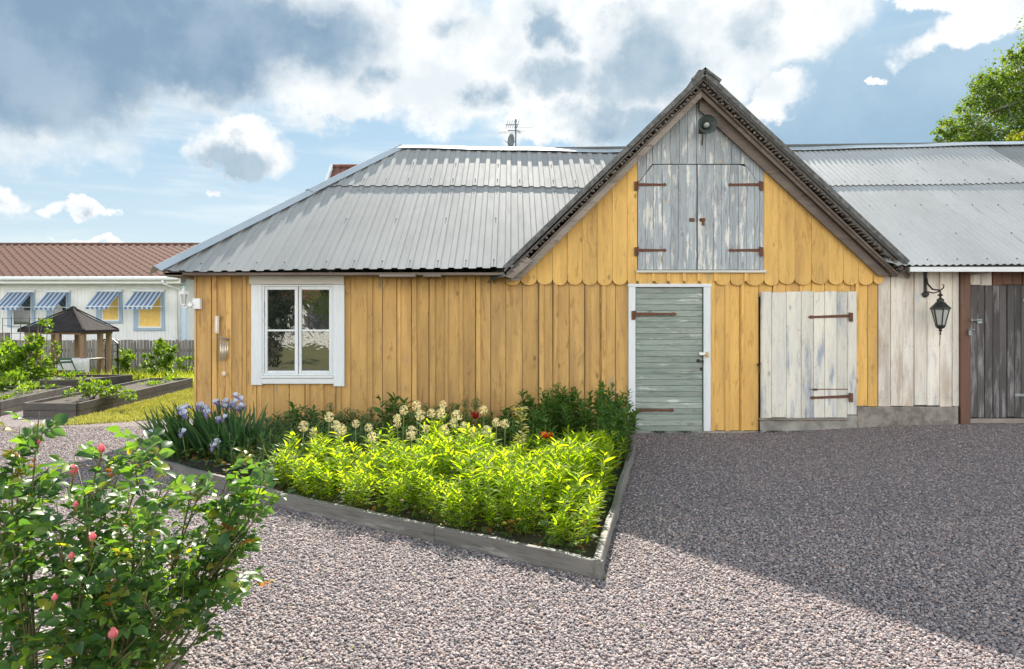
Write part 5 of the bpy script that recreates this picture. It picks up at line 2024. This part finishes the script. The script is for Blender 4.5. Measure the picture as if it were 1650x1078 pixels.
# ground cover: small reddish and green leaves along the edging
n = 11000
gx_, gy_ = rg.uniform(-3.6, 1.45, n), rg.uniform(3.9, 9, n)
k = inbed(gx_, gy_)
gx_, gy_ = gx_[k], gy_[k]
n = len(gx_)
mb = MB()
scatter(mb, OVATE, np.stack([gx_, gy_, .055 + rg.random(n) ** 2 * .16], 1), rnd_dirs(rg, n, -.1, .7), rnd_dirs(rg, n, .5, 1), rg.uniform(.03, .075, n))
tag(mb.build('ground_cover', M['cover']), 'low weeds and reddish seedlings over the bed soil', 'ground cover', kind='stuff')
blades_o = blades('wild_grass', 1500, (-3.4, -1.2), (5.9, 8.6), .26, .004, 'meadow', 44, in_poly([(-2.7, 6.7), (-1.75, 5.9), (-1.2, 7.5), (-2.6, 8.2)]), zoff=.05)
tag(blades_o, 'wispy grass between the irises and the lime green plants', 'grass', kind='stuff')


# ---- alliums
def allium(name, label, mat, seed, r, h, group):
    o = thing(name, label, 'flower', (0, 0, 0), group)
    rng = np.random.default_rng(seed)
    mb = MB()
    mb.tube([(0, 0, 0), (.01, .005, h * .5), (.0, 0, h - r * .3)], [.005, .0045, .004], 6)
    mb.build('stem', M['stem'], o)
    d = rnd_dirs(rng, 62)
    c = np.array([0, 0, h])
    mb = MB()
    P, A, N, L = [], [], [], []
    for v in d:
        q = c + v * r * rng.uniform(.84, 1.02)
        t_ = np.cross(v, rng.normal(0, 1, 3))
        t_ /= np.linalg.norm(t_)
        u_ = np.cross(v, t_)
        for k in range(5):
            a = 2 * PI * k / 5
            P.append(q)
            A.append(t_ * math.cos(a) + u_ * math.sin(a) + v * .45)
            N.append(v)
            L.append(r * .25)
    scatter(mb, (np.array([(0, 0, 0), (.55, -.22, 0), (1, 0, 0), (.55, .22, 0)]), np.array([(0, 1, 2, 3)])), P, A, N, np.array(L))
    n_ = len(d)
    side = np.cross(d, np.array([[.3, .2, .9]]))
    side /= np.linalg.norm(side, axis=1, keepdims=True)
    V = np.stack([c + side * .0014, c - side * .0014, c + d * r * .92 - side * .0012, c + d * r * .92 + side * .0012], 1).reshape(-1, 3)
    mb.add(V, np.array([[0, 1, 2, 3]]) + (np.arange(n_) * 4)[:, None])
    mb.build('flower_head', M[mat], o)
    return o


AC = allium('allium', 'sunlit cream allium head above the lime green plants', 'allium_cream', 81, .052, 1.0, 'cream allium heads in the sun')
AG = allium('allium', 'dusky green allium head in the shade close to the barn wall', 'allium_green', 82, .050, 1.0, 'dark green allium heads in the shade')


def put_allium(proto, px, py, Y, s_):
    x, y, z = PX(px, py, Y)
    o = place(proto, used, (x, y, .05), random.uniform(0, 6), 1.0)
    # head stays full size, the stem is cut to the right height
    for c in o.children:
        if c.name.startswith('stem'):
            c.scale = (1, 1, max(.1, z - .05))
        else:
            c.location = (0, 0, z - .05 - s_)
            c.scale = (s_, s_, s_)
    return o


random.seed(5)
for (px, py, Y, s_) in [(489, 690, 6.9, 1.15), (530, 675, 6.8, 1.05), (541, 688, 6.7, 1.0), (549, 696, 6.5, 1.25), (573, 686, 6.8, .85), (594, 692, 6.6, .85), (640, 685, 6.8, .95), (651, 664, 6.7, 1.0),
                        (671, 656, 6.9, 1.0), (677, 672, 6.6, 1.1), (695, 669, 6.7, .95), (711, 669, 6.6, 1.1), (714, 655, 6.9, .85), (736, 673, 6.5, 1.15), (730, 685, 6.6, .9), (748, 690, 6.5, .95),
                        (779, 664, 6.8, .95), (800, 684, 6.6, .95), (814, 686, 6.7, .95), (762, 700, 6.4, 1.1), (784, 697, 6.5, 1.05), (716, 696, 6.4, 1.05), (663, 698, 6.4, 1.1), (600, 707, 6.2, 1.0), (505, 699, 6.8, .9), (640, 677, 6.7, .9), (686, 694, 6.5, .85), (662, 706, 6.3, .9)]:
    put_allium(AC, px, py - 3, min(Y - .35, 6.45), s_ * .80)
for (px, py, Y, s_) in [(463, 673, 8.0, 1.5), (501, 667, 8.2, 1.1), (533, 656, 8.3, 1.15), (549, 671, 8.1, 1.1), (572, 668, 8.2, 1.3), (598, 663, 8.2, 1.1), (630, 655, 8.3, 1.3), (642, 660, 8.2, 1.1), (687, 656, 8.3, 1.0),
                        (729, 655, 8.4, 1.0), (749, 649, 8.4, .9), (768, 650, 8.4, 1.35), (731, 664, 8.2, 1.0), (718, 662, 8.0, .9), (590, 675, 8.0, 1.1), (615, 668, 8.1, 1.0), (700, 660, 8.3, .9), (560, 662, 8.3, .9)]:
    put_allium(AG, px, py, Y, s_)


# ---- irises
def iris_flower_meshes(seed):
    rng = np.random.default_rng(seed)
    up, dn = MB(), MB()
    for k in range(3):
        a = 2 * PI * k / 3 + .3
        # standards: curved petals closing over the middle
        G = []
        for t_ in np.linspace(0, 1, 5):
            r_ = .012 + .034 * math.sin(PI * t_ * .92)
            z = .005 + .066 * t_
            wv = .036 * math.sin(PI * min(1, t_ * .85 + .12))
            G.append([(r_ * math.cos(a) - s_ * wv * math.sin(a), r_ * math.sin(a) + s_ * wv * math.cos(a), z + .006 * math.cos(s_ * 5)) for s_ in (-1, -.4, .4, 1)])
        up.grid(G)
        a += PI / 3
        G = []
        for t_ in np.linspace(0, 1, 5):
            r_ = .008 + .058 * math.sin(t_ * 1.75)
            z = .010 * math.sin(PI * t_) - .062 * t_ * t_
            wv = .030 * math.sin(PI * min(1, t_ * .8 + .15))
            G.append([(r_ * math.cos(a) - s_ * wv * math.sin(a), r_ * math.sin(a) + s_ * wv * math.cos(a), z + .005 * abs(s_)) for s_ in (-1, -.4, .4, 1)])
        dn.grid(G)
    return up, dn


iris = thing('iris_clump', 'clump of sword leaved irises with pale violet flowers at the left end of the bed', 'flowers', PX(335, 745, 7.1)[:2] + (.05,))
rng = np.random.default_rng(91)
P, A, N, L = [], [], [], []
for c in range(44):
    px = rng.uniform(262, 405)
    Y = rng.uniform(6.95, 7.6)
    x0, y0 = (px - CX) / F * Y, Y
    x0 = min(max(x0, -3.55), -2.55)
    fan = rng.uniform(0, PI)
    for k in range(int(rng.integers(6, 10))):
        sp = rng.normal(0, .30)
        out_ = (x0 + 3.05) * .28
        d = np.array([math.cos(fan) * sp + out_, math.sin(fan) * sp * .6 - .12, 1.0])
        P.append((x0 + math.cos(fan) * sp * .08, y0 + math.sin(fan) * sp * .08, .04))
        A.append(d)
        N.append((math.sin(fan) + rng.normal(0, .3), -math.cos(fan) + rng.normal(0, .3), .1))
        L.append(rng.uniform(.36, .60))
mb = MB()
scatter(mb, SWORD, P, A, N, np.array(L), np.full(len(L), .50))
mb.build('leaves', M['iris_leaf'], iris)
up, dn = iris_flower_meshes(1)
first = None
sm = MB()
for i, (px, py, Y, s_) in enumerate([(243, 700, 6.9, .95), (292, 662, 7.2, 1.0), (300, 656, 7.3, .9), (298, 668, 7.1, 1.0), (322, 655, 7.3, 1.0), (330, 659, 7.2, .9), (334, 666, 7.1, .95), (350, 650, 7.4, 1.0), (360, 655, 7.4, .9), (372, 654, 7.5, .9),
                                     (380, 640, 7.4, 1.0), (388, 646, 7.4, 1.05), (378, 650, 7.3, 1.0), (390, 656, 7.3, 1.0), (383, 660, 7.4, .95), (361, 675, 7.0, .95), (352, 677, 7.0, .8), (345, 720, 6.7, .9), (349, 713, 6.75, .8), (294, 698, 6.9, .95), (365, 648, 7.5, .9)]):
    x, y, z = PX(px, py, Y)
    o_ = ORG[iris.name]
    if first is None:
        f1 = up.build('flower', M['iris_pale'], None)
        f2 = dn.build('falls', M['iris_dark'], None)
        f1.parent = iris
        f2.parent = f1
        first = f1
    else:
        f1 = copy_tree(first, iris)
    f1.location = (x - o_[0], y - o_[1], z - o_[2])
    f1.rotation_euler = (rng.normal(0, .25), rng.normal(0, .25), rng.uniform(0, 6))
    f1.scale = (s_ * .74,) * 3
    bx = max(-3.5, min(-2.6, x * .93 - .2))
    sm.tube([(bx, max(y, 6.95), .05), ((bx + x) / 2, y, .05 + z * .55), (x, y, z - .005)], [.006, .005, .004], 5)
sm.build('stalks', M['stem'], iris)

# ---- poppies and the pale sapling
def poppy(name, label, mat, px, py, Y, s_, cup=.6):
    x, y, z = PX(px, py, Y)
    o = thing(name, label, 'flower', (x, y, .05))
    mb = MB()
    mb.tube([(x + .03, y + .02, .05), (x + .01, y, z * .6), (x, y, z - .01)], [.004, .0035, .003], 5)
    mb.build('stem', M['stem'], o)
    mb = MB()
    for k in range(6):
        a = 2 * PI * k / 6 + (k % 2) * .2
        G = []
        for t_ in np.linspace(0, 1, 5):
            r_ = s_ * (.1 + .9 * t_ ** .8) * (1 if k % 2 else .85)
            zz = s_ * cup * t_ * t_ * (1.1 if k % 2 else 1.4)
            wv = s_ * .62 * math.sin(PI * min(1, t_ * .72 + .08))
            G.append([(x + r_ * math.cos(a) - u * wv * math.sin(a), y + r_ * math.sin(a) + u * wv * math.cos(a), z + zz + .1 * s_ * math.sin(u * 6 + k)) for u in (-1, -.5, 0, .5, 1)])
        mb.grid(G)
    mb.build('petals', M[mat], o)
    mb = MB()
    mb.lathe([(0, z), (.16 * s_, z + .1 * s_), (.2 * s_, z + .35 * s_), (.22 * s_, z + .42 * s_), (0, z + .45 * s_)], (x, y, 0), 10)
    mb.build('seed_head', M['iron'], o)
    return o


poppy('poppy', 'open orange red poppy above the lime green plants', 'poppy', 881, 705, 6.1, .055)
poppy('poppy', 'small orange poppy half hidden among the lime green leaves', 'poppy', 888, 737, 5.7, .028, .9)
poppy('tulip', 'single dark red flower among the allium heads', 'dark_red', 766, 674, 7.1, .036, 1.3)

sap = thing('sapling', 'thin pale yellow green sapling standing above the lime green plants', 'plant', PX(843, 800, 5.9)[:2] + (.05,))
sx, sy, sz = PX(840, 655, 5.9)
mb = MB()
mb.tube([(sx + .02, sy, .05), (sx + .01, sy, .4), (sx, sy, sz)], [.006, .004, .002], 6)
mb.build('stems', M['stem_red'], sap)
rng = np.random.default_rng(12)
n = 95
t_ = rng.uniform(.42, 1.0, n) ** .8
a = rng.uniform(0, 2 * PI, n)
P = np.stack([sx + .03 * np.cos(a) * (1.3 - t_), sy + .03 * np.sin(a), .05 + (sz - .05) * t_], 1)
mb = MB()
scatter(mb, OVATE, P, np.stack([np.cos(a), np.sin(a), rng.uniform(-.1, .6, n)], 1), np.stack([rng.normal(0, .3, n), rng.normal(0, .3, n), np.ones(n)], 1), rng.uniform(.035, .062, n))
mb.build('foliage', leafmat('pale_sapling_leaves', [(0, (.14, .18, .03)), (1, (.30, .28, .07))], .5, .7, (1.5, 1.3, .5), 0.1), sap)


# ------------------------------------------------------------------ the rose bushes in the foreground
def rose_bush(label, base, canes, seed, flowers, young, dens=1.0):
    o = thing('rose_bush', label, 'rose bush', base)
    rng = np.random.default_rng(seed)
    cm, sp = MB(), MB()
    LP, LA, LN, LS = [], [], [], []
    YP, YA, YN, YS = [], [], [], []

    def compound(p, d, young_):
        """petiole with five leaflets"""
        d = d / np.linalg.norm(d)
        up_ = np.array([0, 0, 1.0]) + rng.normal(0, .35, 3)
        sd = np.cross(d, up_)
        sd /= np.linalg.norm(sd)
        nn = np.cross(sd, d)
        L_ = rng.uniform(.065, .10)
        s_ = rng.uniform(.038, .058) * (.8 if young_ else 1)
        tgt = (YP, YA, YN, YS) if young_ else (LP, LA, LN, LS)
        q = p + d * L_ - np.array([0, 0, .01])
        cm.tube([tuple(p), tuple(q)], .0012, 3)
        for u, s2, lat in ((1.0, 1.05, 0), (.72, .95, 1), (.72, .95, -1), (.38, .78, 1), (.38, .78, -1)):
            pp = p + (q - p) * u
            dir_ = d * (1.0 if lat == 0 else .45) + sd * lat * .95 + rng.normal(0, .12, 3)
            tgt[0].append(pp)
            tgt[1].append(dir_)
            tgt[2].append(nn + rng.normal(0, .28, 3))
            tgt[3].append(s_ * s2 * rng.uniform(.85, 1.15))

    def shoot(a, b, r0, depth, leafy):
        a, b = np.array(a, float), np.array(b, float)
        L = np.linalg.norm(b - a)
        mid = (a + b) / 2 + rng.normal(0, .06 * L, 3) + np.array([0, 0, .04 * L])
        ts = np.linspace(0, 1, 7)
        pts = [a * (1 - t_) ** 2 + 2 * mid * t_ * (1 - t_) + b * t_ * t_ for t_ in ts]
        cm.tube([tuple(p) for p in pts], [max(.0016, r0 * (1 - .7 * t_)) for t_ in ts], 5)
        nlf = max(2, int(L / .040 * dens))
        ang = rng.uniform(0, 6.28)
        for k in range(nlf):
            t_ = (k + rng.uniform(0, 1)) / nlf
            if t_ < (1 - leafy):
                continue
            p = a * (1 - t_) ** 2 + 2 * mid * t_ * (1 - t_) + b * t_ * t_
            ax = (b - a) / L
            ang += 2.4
            side = np.array([math.cos(ang), math.sin(ang), .25])
            compound(p, side + ax * .5, t_ > .8 and rng.random() < young)
        if depth > 0:
            for k in range(int((2 + L * 2.4) * dens)):
                t_ = rng.uniform(.25, .97)
                p = a * (1 - t_) ** 2 + 2 * mid * t_ * (1 - t_) + b * t_ * t_
                ax = (b - a) / L
                d = ax * .55 + rng.normal(0, .65, 3) + np.array([0, 0, .28])
                d /= np.linalg.norm(d)
                shoot(p, p + d * rng.uniform(.09, .24), r0 * .5, depth - 1, 1.0)
        # bud at the tip
        if depth == 0 and rng.random() < .13:
            bud(b, (b - mid), .0065)

    def bud(p, d, r):
        d = d / (np.linalg.norm(d) + 1e-9)
        n_ = 7
        prof = [(0, 0), (.8, .5), (1, 1.4), (.75, 2.4), (.2, 3.4), (0, 3.8)]
        sp.tube([tuple(p + d * r * t_ * 1.0) for _, t_ in prof], [max(.0004, r * q) for q, _ in prof], n_)

    for (e, s0) in canes:
        bb = (base[0] + s0[0], base[1] + s0[1], base[2])
        shoot(bb, e, .0075, 1, .62)
    cm.build('canes', M['cane'], o)
    mb = MB()
    scatter(mb, ROSE, LP, LA, LN, np.array(LS))
    mb.build('foliage', M['rose_leaf'], o)
    if YP:
        mb = MB()
        scatter(mb, ROSE, YP, YA, YN, np.array(YS))
        mb.build('young_foliage', M['rose_young'], o)
    sp.build('buds', M['sepal'], o)
    for (px, py, Y, r) in flowers:
        c = np.array(PX(px, py, Y))
        mb = MB()
        for k in range(9):
            a = 2.4 * k
            rr = r * (.35 + .07 * k)
            G = []
            for t_ in np.linspace(0, 1, 4):
                r_ = rr * math.sin(PI * (.15 + .62 * t_))
                G.append([(c[0] + r_ * math.cos(a + u), c[1] + r_ * math.sin(a + u), c[2] - r * .9 + 2.0 * r * t_ * (1 - .04 * k)) for u in (-.75, -.3, .3, .75)])
            mb.grid(G)
        mb.build('flower', M['pink'], o)
        mb = MB()
        mb.tube([tuple(c - np.array([.01, 0, r * 4.5])), tuple(c - np.array([0, 0, r * 1.6])), tuple(c - np.array([0, 0, r * .4]))], [.002, .003, r * .55], 6)
        mb.build('flower_stalk', M['sepal'], o)
    return o


B1 = PX(150, 1200, 2.62)
base1 = (B1[0], 2.62, 0.0)
cn = []
rng = np.random.default_rng(17)
for (px, py, Y) in [(120, 735, 2.75), (160, 728, 2.6), (200, 742, 2.8), (240, 745, 2.7), (265, 765, 2.5), (205, 790, 2.35), (140, 800, 2.4), (250, 830, 2.35), (90, 860, 2.3),
                    (230, 900, 2.3), (130, 930, 2.2), (290, 920, 2.6), (180, 980, 2.2), (260, 990, 2.35), (300, 1000, 2.45), (110, 1010, 2.2), (210, 1050, 2.25)]:
    cn.append((PX(px, py, Y), (rng.uniform(-.15, .15), rng.uniform(-.12, .12))))
rose_bush('big glossy green rose bush with pink buds in the lower left foreground', base1, cn, 201,
          [(163, 722, 2.5, .016), (118, 756, 2.5, .018), (149, 864, 2.2, .013), (115, 895, 2.2, .011), (182, 1020, 2.1, .017), (88, 962, 2.15, .011), (122, 812, 2.3, .010)], .12)
B2 = PX(215, 1250, 2.72)
cn = []
for (px, py, Y) in [(430, 755, 2.75), (445, 790, 2.7), (405, 775, 2.8), (370, 762, 2.85), (330, 770, 2.85), (390, 870, 2.6), (420, 735, 2.8), (312, 765, 2.9), (345, 985, 2.5), (415, 820, 2.75)]:
    cn.append((PX(px, py, Y), (rng.uniform(-.08, .08), rng.uniform(-.08, .08))))
rose_bush('rose bush with arching canes and yellowing leaves reaching right over the gravel', (B2[0], 2.72, 0.0), cn, 202, [], .25, .85)
B3 = PX(45, 1230, 2.5)
cn = []
for (px, py, Y) in [(32, 690, 2.55), (20, 745, 2.5), (55, 760, 2.6), (-30, 720, 2.5), (-10, 800, 2.4), (60, 700, 2.55), (40, 800, 2.55), (10, 870, 2.3), (30, 960, 2.3), (20, 1040, 2.25)]:
    cn.append((PX(px, py, Y), (rng.uniform(-.1, .1), rng.uniform(-.1, .1))))
rose_bush('tall rose bush cut by the left picture edge with an orange young shoot on top', (B3[0], 2.5, 0.0), cn, 203, [(62, 712, 2.55, .009)], .15, .85)
# corner of the rose bed
rb = thing('rose_bed_edging', 'pale timber edging at the corner of the rose bed', 'edging', PX(262, 1072, 3.0)[:2] + (0,))
mb = MB()
a_, b_ = Vector(PX(285, 1092, 2.93)), Vector(PX(225, 1050, 3.1))
mb.bar((a_.x, a_.y, .03), (a_.x - .75, a_.y + .55, .03), .045, .09)
mb.build('board', M['bed_board'], rb)
mb = MB()
mb.bar((a_.x + .01, a_.y - .02, .032), (a_.x - .35, a_.y - .9, .032), .045, .09)
mb.build('board', M['bed_board'], rb)

# ------------------------------------------------------------------ loose gravel
def stones(n, yr, rmin, rmax, seed, level):
    rg_ = np.random.default_rng(seed)
    y = yr[0] + (yr[1] - yr[0]) * rg_.random(n)
    x = rg_.uniform(-1, 1, n) * (.78 * y + .2)
    k = ~in_poly([(p[0] + (-.9 - p[0]) * -.012, p[1] + (7 - p[1]) * -.012) for p in BED])(x, y)
    k &= (y < 8.98) | (x < -4.3)
    k &= x > -9
    k &= ~in_poly([(-6.4, 9.75), (-5.2, 10.45), (-4.0, 10.8), (-4.0, 12), (-7, 12)])(x, y)
    x, y = x[k], y[k]
    n = len(x)
    t = (1 + 5 ** .5) / 2
    if level:
        V0 = np.array([(-1, t, 0), (1, t, 0), (-1, -t, 0), (1, -t, 0), (0, -1, t), (0, 1, t), (0, -1, -t), (0, 1, -t), (t, 0, -1), (t, 0, 1), (-t, 0, -1), (-t, 0, 1)], float)
        F0 = np.array([(0, 11, 5), (0, 5, 1), (0, 1, 7), (0, 7, 10), (0, 10, 11), (1, 5, 9), (5, 11, 4), (11, 10, 2), (10, 7, 6), (7, 1, 8), (3, 9, 4), (3, 4, 2), (3, 2, 6), (3, 6, 8), (3, 8, 9), (4, 9, 5), (2, 4, 11), (6, 2, 10), (8, 6, 7), (9, 8, 1)])
    else:
        V0 = np.array([(1, 0, 0), (-1, 0, 0), (0, 1, 0), (0, -1, 0), (0, 0, 1), (0, 0, -1)], float)
        F0 = np.array([(0, 2, 4), (2, 1, 4), (1, 3, 4), (3, 0, 4), (2, 0, 5), (1, 2, 5), (3, 1, 5), (0, 3, 5)])
    V0 /= np.linalg.norm(V0[0])
    r = rg_.uniform(rmin, rmax, n)
    sc = np.stack([r * rg_.uniform(.85, 1.35, n), r * rg_.uniform(.7, 1.0, n), r * rg_.uniform(.4, .7, n)], 1)
    V = V0[None] * sc[:, None, :] * rg_.uniform(.8, 1.2, (n, len(V0), 1))
    a, b = rg_.uniform(0, 2 * PI, n), rg_.normal(0, .35, n)
    ca, sa, cb, sb = np.cos(a), np.sin(a), np.cos(b), np.sin(b)
    X_, Y_, Z_ = V[..., 0], V[..., 1], V[..., 2]
    X2, Z2 = X_ * cb[:, None] + Z_ * sb[:, None], -X_ * sb[:, None] + Z_ * cb[:, None]
    X3, Y3 = X2 * ca[:, None] - Y_ * sa[:, None], X2 * sa[:, None] + Y_ * ca[:, None]
    zc = ground_z(x, y) + r * .15 + rg_.random(n) ** 2 * .008
    V = np.stack([X3 + x[:, None], Y3 + y[:, None], Z2 + zc[:, None]], -1)
    FF = (F0[None] + (np.arange(n) * len(V0))[:, None, None]).reshape(-1, 3)
    return V.reshape(-1, 3), FF


mb = MB()
mb.add(*stones(84000, (2.75, 5.2), .0055, .0110, 301, 1))
mb.add(*stones(95000, (5.2, 9.6), .006, .012, 302, 0))
tag(mb.build('gravel', M['stone']), 'loose pinkish grey gravel covering the yard', 'gravel', kind='stuff')
# a few stray yellow leaves and moss by the foundation
mb = MB()
rg_ = np.random.default_rng(77)
n = 26
x, y = rg_.uniform(-1.6, 1.2, n), rg_.uniform(3.0, 4.2, n)
scatter(mb, OVATE, np.stack([x, y, np.full(n, .022)], 1), rnd_dirs(rg_, n, -.1, .1), rnd_dirs(rg_, n, .9, 1), rg_.uniform(.010, .02, n))
tag(mb.build('fallen_leaves', M['tree_lime']), 'tiny yellow leaves fallen on the gravel', 'leaves', kind='stuff')
mb = MB()
n = 700
cx_ = np.array([X(1245), X(1280), X(1100), X(1060)])[rg_.integers(0, 4, n)]
x = cx_ + rg_.normal(0, .06, n)
y = WALL - .075 - np.abs(rg_.normal(0, .02, n))
scatter(mb, DIAMOND, np.stack([x, y, .01 + rg_.random(n) * .025], 1), rnd_dirs(rg_, n, 0, 1), rnd_dirs(rg_, n), .014)
tag(mb.build('moss', M['conifer']), 'dark moss tufts at the foot of the foundation', 'moss', kind='stuff')
